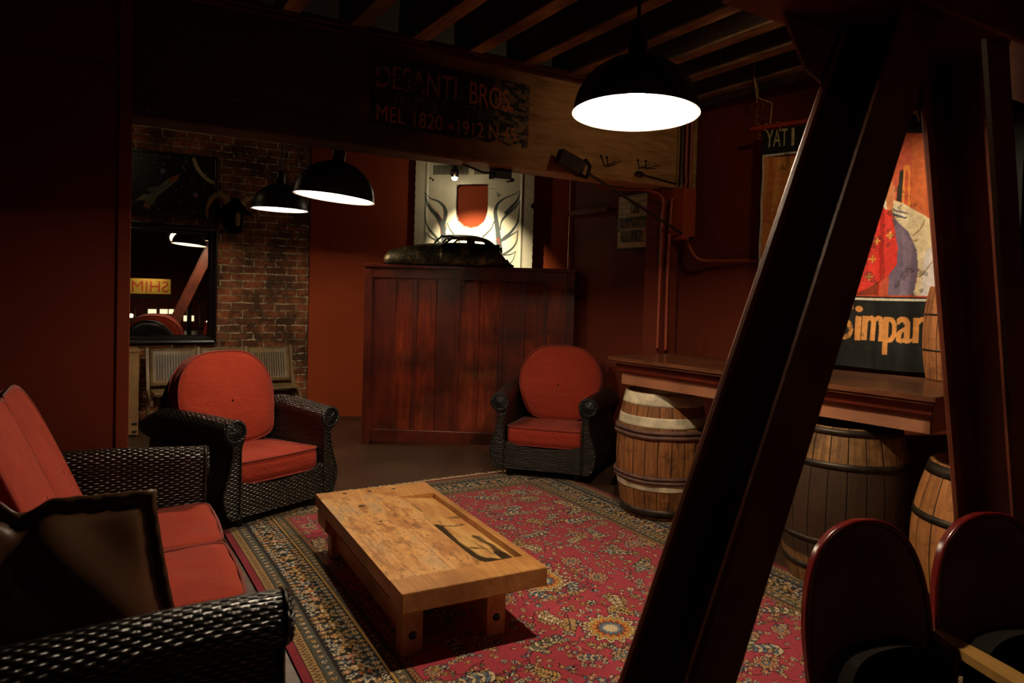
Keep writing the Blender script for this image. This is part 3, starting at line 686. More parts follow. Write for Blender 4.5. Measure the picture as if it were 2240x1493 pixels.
# ============================================================ COFFEE TABLE
def make_table():
    LF, RF, TL, TR = hz(877, 1300, .3), hz(1200, 1240, .3), hz(690, 1078, .3), hz(930, 1055, .3)
    cen = (LF + RF + TL + TR) / 4; yv = ((TL - LF) + (TR - RF)) / 2; L = np.linalg.norm(yv[:2]); ang = math.atan2(yv[1], yv[0]) - PI / 2
    Wd = (np.linalg.norm((RF - LF)[:2]) + np.linalg.norm((TR - TL)[:2])) / 2
    t = thing('coffee_table', 'low worn maple workbench table with burnt tray on the rug', 'table', (cen[0], cen[1], .013), ang)
    hw, hl, T = Wd / 2, L / 2, .287
    ca, sa = math.cos(ang), math.sin(ang)
    def loc(px, py):
        p = hz(px, py, .3) - cen; return (p[0] * ca + p[1] * sa, -p[0] * sa + p[1] * ca)
    ub0, ub1 = loc(1055, 1229.5), loc(871, 1086.5); ur = loc(1149, 1216)
    xw = .078; xr = hw - .034; yb0 = -.525; yb1 = .452
    # laminated slab (painted detail)
    cv = Canvas(-hw, xw, -hl + .135, hl - .12, .0032, (222, 166, 102))
    f1, f2, f3 = cv.fractal(5), cv.fractal(12), cv.fractal(30)
    cv.tint(np.clip((f1 - .42) * 4, 0, 1), (166, 104, 52), .75); cv.tint(np.clip((f1 - .5) * 5, 0, 1) * (cv.V > -.1), (150, 84, 42), .55)
    cv.tint(np.clip((f2 - .55) * 8, 0, 1), (120, 74, 38), .45); cv.tint(np.clip((f3 - .62) * 10, 0, 1), (100, 62, 32), .5); cv.tint(np.clip((.45 - f1) * 5, 0, 1), (170, 146, 118), .6)
    n = 15
    for k in range(1, n):
        x = -hw + (xw + hw) * k / n
        if k < 12: cv.rect(x - .0012, x + .0012, -hl, hl, (120, 78, 42), (.55, .3, .7, .4)[k % 4])
    for i in range(110): cv.disc(random.uniform(-hw, xw), random.uniform(-hl, hl), random.uniform(.002, .005), (60, 38, 22), .8)
    a = loc(791, 1106); cv.disc(a[0], a[1], .016, (40, 24, 14)); cv.disc(a[0], a[1], .009, (90, 60, 36))
    a = loc(833, 1142); cv.leaf(a[0], a[1], .03, .006, 1.2, (60, 36, 20))
    slabm = cv.build('top_slab', M['tabletop'], lambda U, V: (U, V, U * 0 + T), t)
    # recessed tray
    cv = Canvas(xw - .002, xr + .002, yb0 - .002, yb1 + .002, .0032, (214, 168, 104))
    f1, f2 = cv.fractal(4), cv.fractal(9)
    cv.tint(np.clip((f1 - .45) * 4, 0, 1), (180, 112, 58), .7)
    def P(px, py): return loc(660 + (px + 12) / 3.028, 1000 + py / 3.028)
    wob = (f2 - .5)
    def burn(pts, wd, a_):
        pts = [P(*p) for p in pts]; Pp = np.array(pts); dist = np.full(cv.U.shape, 9.)
        for i in range(len(Pp) - 1):
            a0, d = Pp[i], Pp[i + 1] - Pp[i]; tt = np.clip(((cv.U - a0[0]) * d[0] + (cv.V - a0[1]) * d[1]) / (d ** 2).sum(), 0, 1)
            dist = np.minimum(dist, np.hypot(cv.U - a0[0] - tt * d[0], cv.V - a0[1] - tt * d[1]))
        cv.tint(np.clip((wd + wob * .035 - dist) / .014, 0, 1), (34, 26, 12), a_)
    burn([(890, 450), (1000, 560), (1140, 640), (1190, 665), (1380, 645), (1300, 600)], .033, .97)
    burn([(930, 440), (1000, 430), (1060, 410)], .016, .8); burn([(1150, 490), (1240, 545), (1310, 610)], .026, .92); burn([(1100, 585), (1250, 570)], .014, .8)
    burn([(960, 375), (1030, 360)], .018, .7)
    cv.tint(np.clip((cv.fractal(7) - .62) * 6, 0, 1), (90, 58, 24), .6)
    cv.build('tray_floor', M['tabletop'], lambda U, V: (U, V, T - .0005 - .027 * np.clip((U - xw) / (xr - xw), 0, 1) ** .8), t)
    mb = MB(); mb.box((-hw, -hl + .135, T - .062), (xw - .003, hl - .12, T - .001)); mb.build('core_slab', M['tablewood'], t)
    mb = MB(); mb.box((xw - .003, yb0 - .01, T - .06), (xr + .003, yb1 + .01, T - .032)); mb.build('tray_bottom', M['tablewood'], t)
    mb = MB(); mb.box((xr, yb0, T - .062), (hw, yb1, T + .001)); mb.build('side_rail', M['tablewood'], t, .003)
    for s in (-1, 1):
        y0_, y1_ = (-hl, yb0 if False else -hl + .134) if s < 0 else (hl - .119, hl)
        mb = MB(); mb.box((-hw, y0_, T - .075 if s < 0 else T - .062), (hw, y1_, T + .0015))
        e = mb.build('end_board', M['blond' if False else 'tablewood'], t, .004)
        if s < 0: 
            mb = MB(); mb.box((xw, y1_ - .001, T - .062), (hw, yb0, T + .001)); mb.build('filler_block', M['tablewood'], t, .001)
        else:
            mb = MB(); mb.box((xw, yb1, T - .062), (hw, y0_ + .001, T + .001)); mb.build('filler_block', M['tablewood'], t, .001)
            for px, py in ((754, 1079.5), (808, 1074.5), (861, 1069)):
                q = loc(px, py); mb = MB(); mb.lathe([(0, T + .002), (.011, T + .0022), (.0115, T + .001)], 16, (q[0], q[1], 0)); mb.build('peg_hole', M['black'], t)
    for sx in (-1, 1):
        for sy in (-1, 1):
            xc = -hw + .085 if sx < 0 else hw - .17; yc = sy * (hl - .14)
            mb = MB(); mb.box((xc - .042, yc - .035, 0), (xc + .042, yc + .035, T - .062)); l = mb.build('leg', M['tablewood'], t, .004)
            if sy < 0:
                mb = MB(); mb.M = Matrix.Translation((xc, yc - .036, .075)) @ Matrix.Rotation(PI / 2, 4, 'X'); mb.lathe([(0, .004), (.014, .004), (.016, 0)], 20); mb.build('bolt', M['black'], l)
    for sy in (-1, 1):
        mb = MB(); mb.box((-hw + .12, sy * (hl - .14) - .02, .165), (hw - .2, sy * (hl - .14) + .02, .195)); mb.build('stretcher', M['tablewood'], t, .003)
        mb = MB(); mb.box((-hw + .03, sy * (hl - .14) - .03, T - .12), (hw - .12, sy * (hl - .14) + .03, T - .062)); mb.build('cross_rail', M['tablewood'], t, .003)
    mb = MB(); mb.box((-hw + .07, -hl + .16, .045), (-hw + .10, hl - .16, .125)); mb.build('stretcher', M['tablewood'], t, .003)
    mb = MB(); mb.box((hw - .185, -hl + .16, .045), (hw - .155, hl - .16, .125)); mb.build('stretcher', M['tablewood'], t, .003)
    # old vise block under the far left corner
    mb = MB(); mb.prism([(-hw - .0, T - .062), (-hw - .0, T - .13), (-hw + .03, T - .16), (-hw + .06, T - .13), (-hw + .06, T - .062)], hl - .22, hl - .06); mb.build('vise_block', M['tablewood'], t, .004)
make_table()
# ============================================================ WICKER SEATING
def cushion(name, outline, th, dome, mat, parent, M4, rings=7, pr=.006, crease=0):
    """boxed cushion: outline (x,y) in its plane, thickness th along +z, domed both faces, piped edges"""
    n = len(outline); cx = sum(p[0] for p in outline) / n; cy = sum(p[1] for p in outline) / n
    def ring(s, z): return [(cx + (p[0] - cx) * s, cy + (p[1] - cy) * s, z) for p in outline]
    rows = []
    for k in range(rings + 1):
        s = .02 + .98 * k / rings; rows.append(ring(s, -dome * (1 - s ** 2.6)))
    for k in (1, 2, 3):
        f = k / 3; s = 1 + .012 * math.sin(f * PI); rows.append(ring(s, th * f))
    for k in range(rings - 1, -1, -1):
        s = .02 + .98 * k / rings; rows.append(ring(s, th + dome * (1 - s ** 2.6)))
    # wrinkles
    out = []
    for r in rows:
        out.append([(p[0], p[1], p[2] + crease * math.sin(p[0] * 31 + 3 * math.sin(p[1] * 9)) * (1 if p[2] > th * .6 else .3)) for p in r])
    uv = [[(out[i][j % n][0] * 1 + (out[i][j % n][2] if rings < i <= rings + 3 else 0), out[i][j % n][1]) for j in range(n + 1)] for i in range(len(out))]
    mb = MB(); mb.M = M4; mb.grid(out, closed_v=True, uvs=uv)
    c = mb.build(name, mat, parent)
    for z in (0, th):
        mb = MB(); mb.M = M4; mb.tube([(p[0] + (p[0] - cx) * .004, p[1] + (p[1] - cy) * .004, z) for p in outline], pr, 6, closed=True); mb.build('piping', M['piping'], c)
    return c
def rrect(w, d, r, n=7, bow=0):
    P = []
    for cx, cy, a0 in ((w / 2 - r, d / 2 - r, 0), (-w / 2 + r, d / 2 - r, PI / 2), (-w / 2 + r, -d / 2 + r, PI), (w / 2 - r, -d / 2 + r, 1.5 * PI)):
        for k in range(n + 1):
            a = a0 + PI / 2 * k / n; P.append((cx + r * math.cos(a), cy + r * math.sin(a)))
    # subdivide straights
    Q = []
    for i in range(len(P)):
        a, b = P[i], P[(i + 1) % len(P)]; L = math.dist(a, b); k = max(1, int(L / .035))
        for j in range(k): Q.append((a[0] + (b[0] - a[0]) * j / k, a[1] + (b[1] - a[1]) * j / k))
    return [(x, y - bow * (1 - (2 * x / w) ** 2) if y < 0 else y) for x, y in Q]
def round_poly(corners):
    """corners: (x, y, radius) counter-clockwise"""
    P = []; n = len(corners)
    for i in range(n):
        a, b, c = (Vector(corners[(i + k) % n][:2]) for k in (-1, 0, 1)); r = corners[i][2]
        u, v = (a - b).normalized(), (c - b).normalized(); h = math.acos(max(-1, min(1, u.dot(v)))) / 2; t = r / math.tan(h)
        for k in range(9):
            f = k / 8; p, q = b + u * t, b + v * t
            P.append(tuple(p * (1 - f) ** 2 + b * 2 * f * (1 - f) + q * f * f))
    Q = []
    for i in range(len(P)):
        a, b = P[i], P[(i + 1) % len(P)]; L = math.dist(a, b); k = max(1, int(L / .035))
        for j in range(k): Q.append((a[0] + (b[0] - a[0]) * j / k, a[1] + (b[1] - a[1]) * j / k))
    return Q
def smooth_closed(ctrl, n=10):
    out = []; k = len(ctrl)
    for i in range(k):
        p0, p1, p2, p3 = ctrl[i - 1], ctrl[i], ctrl[(i + 1) % k], ctrl[(i + 2) % k]
        for j in range(n):
            t = j / n
            out.append(tuple(.5 * ((2 * p1[a]) + (-p0[a] + p2[a]) * t + (2 * p0[a] - 5 * p1[a] + 4 * p2[a] - p3[a]) * t * t + (-p0[a] + 3 * p1[a] - 3 * p2[a] + p3[a]) * t ** 3) for a in range(2)))
    return out
def smooth_open(c, n=8):
    out = []
    for i in range(len(c) - 1):
        p0 = c[max(i - 1, 0)]; p1 = c[i]; p2 = c[i + 1]; p3 = c[min(i + 2, len(c) - 1)]
        for j in range(n):
            t = j / n
            out.append(tuple(.5 * ((2 * p1[a]) + (-p0[a] + p2[a]) * t + (2 * p0[a] - 5 * p1[a] + 4 * p2[a] - p3[a]) * t * t + (-p0[a] + 3 * p1[a] - 3 * p2[a] + p3[a]) * t ** 3) for a in range(len(p1))))
    out.append(tuple(c[-1])); return out
def rosette(mb, x, y, z, r):
    """braided round boss facing -y"""
    K = Matrix.Translation((x, y, z)) @ Matrix.Rotation(PI / 2, 4, 'X'); mb.M = K
    mb.lathe([(0, .016), (.012, .016), (.016, .008), (r * .55, .006), (r * .98, .004), (r, -.004)], 32)
    n = 20
    for i in range(n):
        a = 2 * PI * i / n; a2 = a + .34
        mb.tube([(r * .84 * math.cos(a), r * .84 * math.sin(a), .004), (r * .95 * math.cos((a + a2) / 2), r * .95 * math.sin((a + a2) / 2), .014), (r * 1.06 * math.cos(a2), r * 1.06 * math.sin(a2), .004)], .006, 6)
    for i in range(8):
        a = 2 * PI * i / 8; mb.tube([(.008 * math.cos(a), .008 * math.sin(a), .014), (r * .66 * math.cos(a), r * .66 * math.sin(a), .008)], .004, 5)
    mb.M = None
def side_arm(t, hw, yf, yb, za, R, flare, z0, thick):
    """one wicker arm: bulging side panel + rolled top, side s=+-1"""
    for s in (-1, 1):
        rows = []; N = 28
        for i in range(N + 1):
            f = i / N; y = yf + (yb - yf) * f
            fl = flare * math.sin(min(1, f * 1.1) * PI * .5) ** 1.5          # arms flare outwards towards the back
            zt = za + .012 * math.sin(f * PI) - .05 * max(0, f - .8) / .2
            xo = hw + fl
            ctr = [(hw - thick, z0), (hw - thick, .25), (hw - thick, zt - R * 1.4)]
            inn = [(hw - thick + .0, z0), (hw - thick, z0 + .1), (hw - thick, .30), (hw - thick + fl * .6, zt - R * .9)]
            roll = []
            xc = xo - R * .85
            for k in range(13):
                a = PI * 1.15 - (PI * 1.5) * k / 12; roll.append((xc + R * math.cos(a), zt + R * math.sin(a)))
            outp = [(xo - .050, zt - R * 1.15), (xo - .048, zt - R * 1.9), (xo - .028, .34), (xo + .004, .24), (xo + .006, .18), (xo - .018, .10), (xo - .045, z0)]
            ring = smooth_open(inn, 4)[:-1] + roll + smooth_open(outp, 4)
            rows.append([(s * p[0], y, p[1]) for p in ring])
        mb = MB(); mb.grid(rows, closed_v=True)
        mb._add(rows[0], [tuple(range(len(rows[0])))], None, False); mb._add(rows[-1], [tuple(range(len(rows[-1])))], None, False)
        a_ = mb.build('arm', M['wicker'], t)
        mb = MB(); rosette(mb, s * (hw - R * .85), yf - .002, za, R * .92); mb.build('rosette', M['black'], a_)
        edge = [(s * p[0], yf - .002, p[2]) for p in [(q[0] * s, q[1], q[2]) for q in rows[0]]]
        mb = MB()
        n = len(edge); pts = [Vector(e) for e in edge]
        mb.tube(pts, .0065, 6, closed=True); mb.build('braid_edge', M['wicker'], a_)
def seat_unit(name, label, cat, loc, rz, W_=.78, ncush=1, group=None, rosettes=True, D=.74, backs=1, bot=.225, lastback=0):
    t = thing(name, label, cat, loc, rz, group)
    hw = W_ / 2; yf, yb = -D / 2, D / 2 - .08; thick = .095; z0 = .075
    side_arm(t, hw, yf, yb, .565, .066, .07, z0, thick)
    ih = hw - thick
    # front skirt with a sagging top line
    n = 24; top = [(-ih - .02 + (2 * ih + .04) * i / n) for i in range(n + 1)]
    poly = [(x, .27 - .035 * (1 - (x / ih) ** 2) + .04 * max(0, abs(x / ih) - .85)) for x in top] + [(ih + .02, z0), (-ih - .02, z0)]
    mb = MB(); mb.prism(poly, yf + .006, yf + .05); mb.build('front_skirt', M['wicker'], t)
    mb = MB(); mb.box((-ih - .02, yf + .045, .17), (ih + .02, yb, .225)); mb.build('seat_deck', M['wicker'], t)
    # backrest shell : curved, leaning, rounded top
    rows = []; nu = 36
    for k in range(15):
        f = k / 14; row = []
        for i in range(nu + 1):
            u = -1 + 2 * i / nu
            if backs == 1:
                half = (hw - .04) * (1 - .06 * f); topz = .86 - .30 * abs(u) ** 2.6
            else:
                half = hw - .04; topz = .84 - .22 * abs(u) ** 8
            z = .10 + (topz - .10) * f; x = u * half
            y = yb - .03 + .12 * f * (z / .9) - .055 * abs(u) ** 3 + .02
            row.append((x, y, z))
        rows.append(row)
    mb = MB(); mb.grid(rows); o = mb.build('backrest', M['wicker'], t); sd = o.modifiers.new('s', 'SOLIDIFY'); sd.thickness = .035; sd.offset = 1
    mb = MB(); mb.tube([(p[0], p[1] + .015, p[2]) for p in rows[-1]], .022, 10); mb.build('back_rim', M['wicker'], t)
    # feet
    for sx in (-1, 1):
        for y in (yf + .07, yb - .03):
            mb = MB(); mb.lathe([(.020, 0), (.024, .005), (.032, .07), (.034, .085)], 16, (sx * (hw - .13), y, 0), True); mb.build('foot', M['black'], t)
    w = 2 * ih / ncush
    for i in range(ncush):
        x = -ih + w * (i + .5)
        sdp = D - (.15 if backs == 1 else .10); M4 = Matrix.Translation((x, yf + (.035 if backs == 1 else -.015) + sdp / 2, .235)) @ Matrix.Rotation(math.radians(-2.5), 4, 'X')
        cushion('seat_cushion', rrect(w - .012, sdp, .05, bow=.012), .125, .020, M['red'], t, M4, crease=.0025)
    if backs == 1:
        ctrl = [(0, .58), (.17, .558), (.285, .46), (.328, .32), (.315 if bot > .23 else .30, .16), (bot, .03), (.12, -.012), (0, -.015), (-.12, -.012), (-bot, .03), (-.315 if bot > .23 else -.30, .16), (-.328, .32), (-.285, .46), (-.17, .558)]
        M4 = Matrix.Translation((0, yb - .245, .385)) @ Matrix.Rotation(math.radians(90 - 13), 4, 'X') @ Matrix.Scale(-1, 4, (0, 0, 1))
        cushion('back_cushion', smooth_closed(ctrl, 6), .11, .04, M['red'], t, M4, rings=9)
    else:
        wb = 2 * ih / backs
        for i in range(backs):
            x = -ih + wb * (i + .5); q = wb / 2 / .305
            hb = wb / 2 + .004; rl, rr_ = (.22 if i == 0 else .05), (.30 if i == backs - 1 else .05)
            ol = round_poly([(hb, 0, .05), (hb, .645, rr_), (-hb, .645, rl), (-hb, 0, .05)])
            M4 = Matrix.Translation((x, yb - .37 + (lastback if i == 0 else 0), .385)) @ Matrix.Rotation(math.radians(90 - 23), 4, 'X') @ Matrix.Scale(-1, 4, (0, 0, 1))
            cushion('back_cushion', ol, .14, .026, M['red'], t, M4, rings=9)
    return t
# left armchair: front corners from its rosettes
def chair_at(pl, pr, z, name, label, **k):
    a, b = hz(pl[0], pl[1], z), hz(pr[0], pr[1], z); mid = (a + b) / 2; d = b - a
    rz = math.atan2(d[1], d[0]); back = np.array([-d[1], d[0], 0]) / np.linalg.norm(d[:2])
    c = mid + back * .42; return seat_unit(name, label, 'armchair', (c[0], c[1], 0.0), rz, **k)
chair_at((518, 945), (718, 912), .565, 'wicker_armchair', 'left wicker armchair with red cushions, before the brick wall bench', group='black wicker armchairs', W_=.775, D=.84, bot=.275)
chair_at((1093, 878), (1287, 892), .565, 'wicker_armchair', 'wicker armchair with red cushions standing against the wooden screen', group='black wicker armchairs', W_=.775, D=.84)
# sofa : faces +x, its local -y is world +x
SX0, SX1 = 1.74, 3.595
sofa = seat_unit('wicker_sofa', 'long black wicker sofa with red cushions in left foreground', 'sofa', (-.005, (SX0 + SX1) / 2, 0), PI / 2 - .025, W_=SX1 - SX0, ncush=3, backs=3, D=.90, lastback=.11)

# dark satin throw pillow leaning on the near arm
def pillow():
    t = thing('throw_pillow', 'dark brown satin throw pillow on the sofa against the near arm', 'pillow', (-.135, 2.0, .41)); 
    n = 40; rows = []; Wp, Hp = .56, .46
    def thick(u, v): return .085 * (max(0, (1 - abs(u) ** 2.4)) * max(0, (1 - abs(v) ** 2.4))) ** .55
    for sgn in (1, -1):
        g = []
        for j in range(n + 1):
            r = []
            for i in range(n + 1):
                u, v = -1 + 2 * i / n, -1 + 2 * j / n
                x = u * Wp / 2 * (1 + .04 * v * v * abs(u)) * (1 - .25 * v); z = Hp / 2 + v * Hp / 2 * (1 + .05 * u * u) - .035 * (v > 0) * v * math.exp(-((u + .15) / .16) ** 2)
                y = sgn * thick(u * 1.05 if abs(u) < .95 else 1, v * 1.05 if abs(v) < .95 else 1) + .014 * math.sin(7 * u + 5 * v) * thick(u, v) / .1
                r.append((x, y + .004 * sgn, z))
            g.append(r)
        rows.append(g)
    mb = MB(); mb.grid(rows[0], flip=True); mb.grid(rows[1]); p = mb.build('pillow_body', M['satin'], t, fix=False)
    side = [(0, -1)] * n + [(1, 0)] * n + [(0, 1)] * n + [(-1, 0)] * n; per = [rows[0][0][i] for i in range(n)] + [rows[0][j][n] for j in range(n)] + [rows[0][n][n - i] for i in range(n)] + [rows[0][n - j][0] for j in range(n)]
    cx, cz = 0, Hp / 2; fl = []
    for k, q in enumerate(per):
        w = .022; d = Vector((q[0], 0, q[2] - cz)); L = max(abs(d.x) / (Wp / 2), abs(d.z) / (Hp / 2)); f = Vector((d.x / (Wp / 2), 0, d.z / (Hp / 2)))
        sd_a, sd_b = side[k], side[k - 1]; ex = w * (sd_a[0] + (sd_b[0] if sd_b != sd_a else 0)); ez = w * (sd_a[1] + (sd_b[1] if sd_b != sd_a else 0))
        fl.append([(q[0], 0, q[2]), (q[0] + ex, .004 * math.sin(k * 1.3), q[2] + ez)])
    mb = MB(); mb.grid(fl, closed_u=True); o = mb.build('flange', M['satin'], t, fix=False); sd = o.modifiers.new('s', 'SOLIDIFY'); sd.thickness = .006
    t.rotation_euler = (math.radians(7), math.radians(5), math.radians(2)); return t
pillow()

# ============================================================ WOODEN SCREEN + CAR BODY
A0 = view((797 - 1120) / F * 6.2, 6.2); A1 = view((1256 - 1120) / F * 6.13, 6.13)
sd_ = A1 - A0; SW = np.linalg.norm(sd_[:2]); sang = math.atan2(sd_[1], sd_[0])
scr = thing('panelled_screen', 'tall reddish mahogany panelled screen behind the right armchair', 'screen', (A0[0], A0[1], 0), sang)
mb = MB(); mb.box((0, .012, .03), (SW, .05, 1.575)); mb.build('backing', M['mahogany'], scr, .002)
NP = 9; pw = (SW - .13) / NP
for i in range(NP):
    x = .065 + pw * i
    mb = MB(); mb.box((x + .002, .004 + .003 * (i % 2), .14), (x + pw - .002, .02, 1.48)); mb.build('board', M['mahogany' if i % 3 else 'mahogany_dark'], scr, .003)
    if 0 < i and i % 2 == 0 or i in (1, 7):
        mb = MB(); mb.box((x - .022, -.004, .14), (x + .022, .02, 1.48)); mb.build('batten', M['mahogany_dark'], scr, .003)
mb = MB(); mb.box((0, -.012, .0), (.07, .05, 1.56)); mb.build('stile', M['mahogany_dark'], scr, .004)
mb = MB(); mb.box((SW - .07, -.012, .0), (SW, .05, 1.56)); mb.build('stile', M['mahogany_dark'], scr, .004)
mb = MB(); mb.box((.07, -.010, .03), (SW - .07, .05, .14)); mb.build('bottom_rail', M['mahogany_dark'], scr, .004)
mb = MB(); mb.box((.07, -.010, 1.47), (SW - .07, .05, 1.56)); mb.build('top_rail', M['mahogany_dark'], scr, .004)
mb = MB(); mb.box((-.012, -.03, 1.56), (SW + .012, .42, 1.588)); mb.build('cap_board', M['mahogany_dark'], scr, .004)
mb = MB(); mb.box((0, .05, 0), (.04, .40, 1.56)); mb.build('side_panel', M['mahogany_dark'], scr, .004)
mb = MB(); mb.box((SW - .04, .05, 0), (SW, .40, 1.56)); mb.build('side_panel', M['mahogany_dark'], scr, .004)

def car():
    """old streamlined toy-size car body : nose left, fastback tail right"""
    x0 = (833 - 797) / F * 6.3; t = thing('model_car', 'tarnished black streamlined model car body lying on top of the screen', 'model car', A0 + sd_ / SW * x0 + np.array([0, 0, 1.59]) - 0 * VF, sang)
    t.location = Vector(t.location) + Vector(VF) * .17
    k = 6.35 / F                                     # metres per photo pixel
    def Xp(px): return (px - 833) * k
    # silhouettes in photo pixels above the cap (base 578)
    low = [(833, 572, 20), (836, 556, 34), (845, 547, 40), (870, 539, 46), (900, 534, 50), (930, 530, 52), (960, 528, 54), (985, 527, 56), (1010, 527, 57), (1040, 528, 57), (1062, 530, 55), (1078, 538, 50), (1090, 552, 42), (1100, 565, 30), (1112, 574, 14)]
    def prof(px):
        for a, b in zip(low, low[1:]):
            if px <= b[0]: f = (px - a[0]) / (b[0] - a[0]); return a[1] + (b[1] - a[1]) * f, a[2] + (b[2] - a[2]) * f
        return low[-1][1:]
    rows = []
    for px in [833, 834, 836, 840, 845, 852, 860, 872, 886, 900, 915, 930, 945, 960, 975, 990, 1005, 1020, 1035, 1050, 1062, 1070, 1078, 1084, 1090, 1095, 1100, 1106, 1112]:
        ty, hwp = prof(px); zt = (578 - ty) * k; hw_ = hwp * k; row = []
        for j in range(17):
            a = PI * j / 16; row.append((Xp(px), -hw_ * (abs(math.cos(a)) ** .55) * (1 if math.cos(a) > 0 else -1), .004 + (zt - .004) * (math.sin(a) ** .6)))
        rows.append(row)
    mb = MB(); mb.grid(rows); b = mb.build('lower_body', M['carbody'], t, fix=False); s_ = b.modifiers.new('s', 'SOLIDIFY'); s_.thickness = .006
    # roof shell and pillars
    roof = [(962, 511), (975, 509.5), (995, 509), (1020, 510), (1040, 513), (1058, 519), (1072, 529), (1084, 543), (1094, 558)]
    rr = []
    for px, py in smooth_open(roof, 3):
        z = (578 - py) * k; w = (36 if px < 1050 else 36 - (px - 1050) * .2) * k
        rr.append([(Xp(px), -w * math.cos(PI * j / 12) ** 1 , z - .028 * (1 - math.sin(PI * j / 12))) for j in range(13)])
    mb = MB(); mb.grid(rr); b = mb.build('roof', M['carbody'], t, fix=False); s_ = b.modifiers.new('s', 'SOLIDIFY'); s_.thickness = .010
    for sgn in (-1, 1):
        def q(px, py, out): return (Xp(px), sgn * out * k, (578 - py) * k)
        for nm, a_, b_, r0 in (('windshield_pillar', (962, 514, 37), (946, 531, 44), .008), ('side_pillar', (985, 518, 40), (966, 534, 48), .009), ('door_pillar', (1019, 519, 41), (1020, 537, 50), .020), ('rear_pillar', (1056, 524, 38), (1060, 537, 46), .022)):
            mb = MB(); mb.tube([q(*a_), q(*b_)], r0, 10); mb.build(nm, M['carbody'], t)
        # belt line closing the body under the windows with the curved sill
        rows = []
        for px in np.linspace(960, 1085, 26):
            sill = 537 + (3.5 if (978 < px < 1012 or 1030 < px < 1052) else 0) - (5 if px > 1058 else 0) - (3 if px < 970 else 0)
            rows.append([q(px, sill, 46), q(px, 545, 52), q(px, 560, 55), (Xp(px), sgn * 55 * k, .004)])
        mb = MB(); mb.grid(rows); b = mb.build('door_panel', M['carbody'], t, fix=False); s_ = b.modifiers.new('s', 'SOLIDIFY'); s_.thickness = .006
        mb = MB(); mb.tube([q(985, 517.5, 40), q(1010, 517, 41), q(1040, 519, 41), q(1058, 524, 39)], .007, 8); mb.build('drip_rail', M['carbody'], t)
    mb = MB(); mb.tube([(Xp(1062), -.05, .11 + .03), (Xp(1080), -.05, .12), (Xp(1086), -.05, .085)], .005, 6); mb.build('handle', M['carbody'], t)
    for sgn in (-1, 1):
        mb = MB(); mb.M = Matrix.Translation((Xp(1068), sgn * .17, .082)) @ Matrix.Rotation(PI / 2, 4, 'X'); mb.lathe([(0, -.02), (.07, -.02), (.08, 0), (.07, .02), (0, .02)], 24); mb.build('wheel_cover', M['carbody'], t)
    mb = MB(); mb.tube([(Xp(1094), 0, .045), (Xp(1104), 0, .02), (Xp(1114), 0, .010)], [.04, .022, .010], 12); mb.build('tail_fin', M['carbody'], t)
    mb = MB(); mb.M = Matrix.Translation((Xp(838), -.10, .055)) @ Matrix.Rotation(PI / 2, 4, 'Y') @ Matrix.Rotation(PI, 4, 'Z'); mb.lathe([(0, .0), (.013, 0), (.014, -.01)], 16); mb.build('headlamp_hole', M['black'], t)
car()
tag(bx('licence_plate', (0, 0, 0), (.30, .10, .006), plain('blue_grey_plate', S(120, 118, 130), .5), None, .002), 'flat grey plate under the model car on the screen', 'plate')
pl = bpy.data.objects['licence_plate']; q = A0 + sd_ / SW * .52; pl.location = (q[0] + VF[0] * .0, q[1] + VF[1] * .0, 1.5885); pl.rotation_euler = (0, 0, sang)

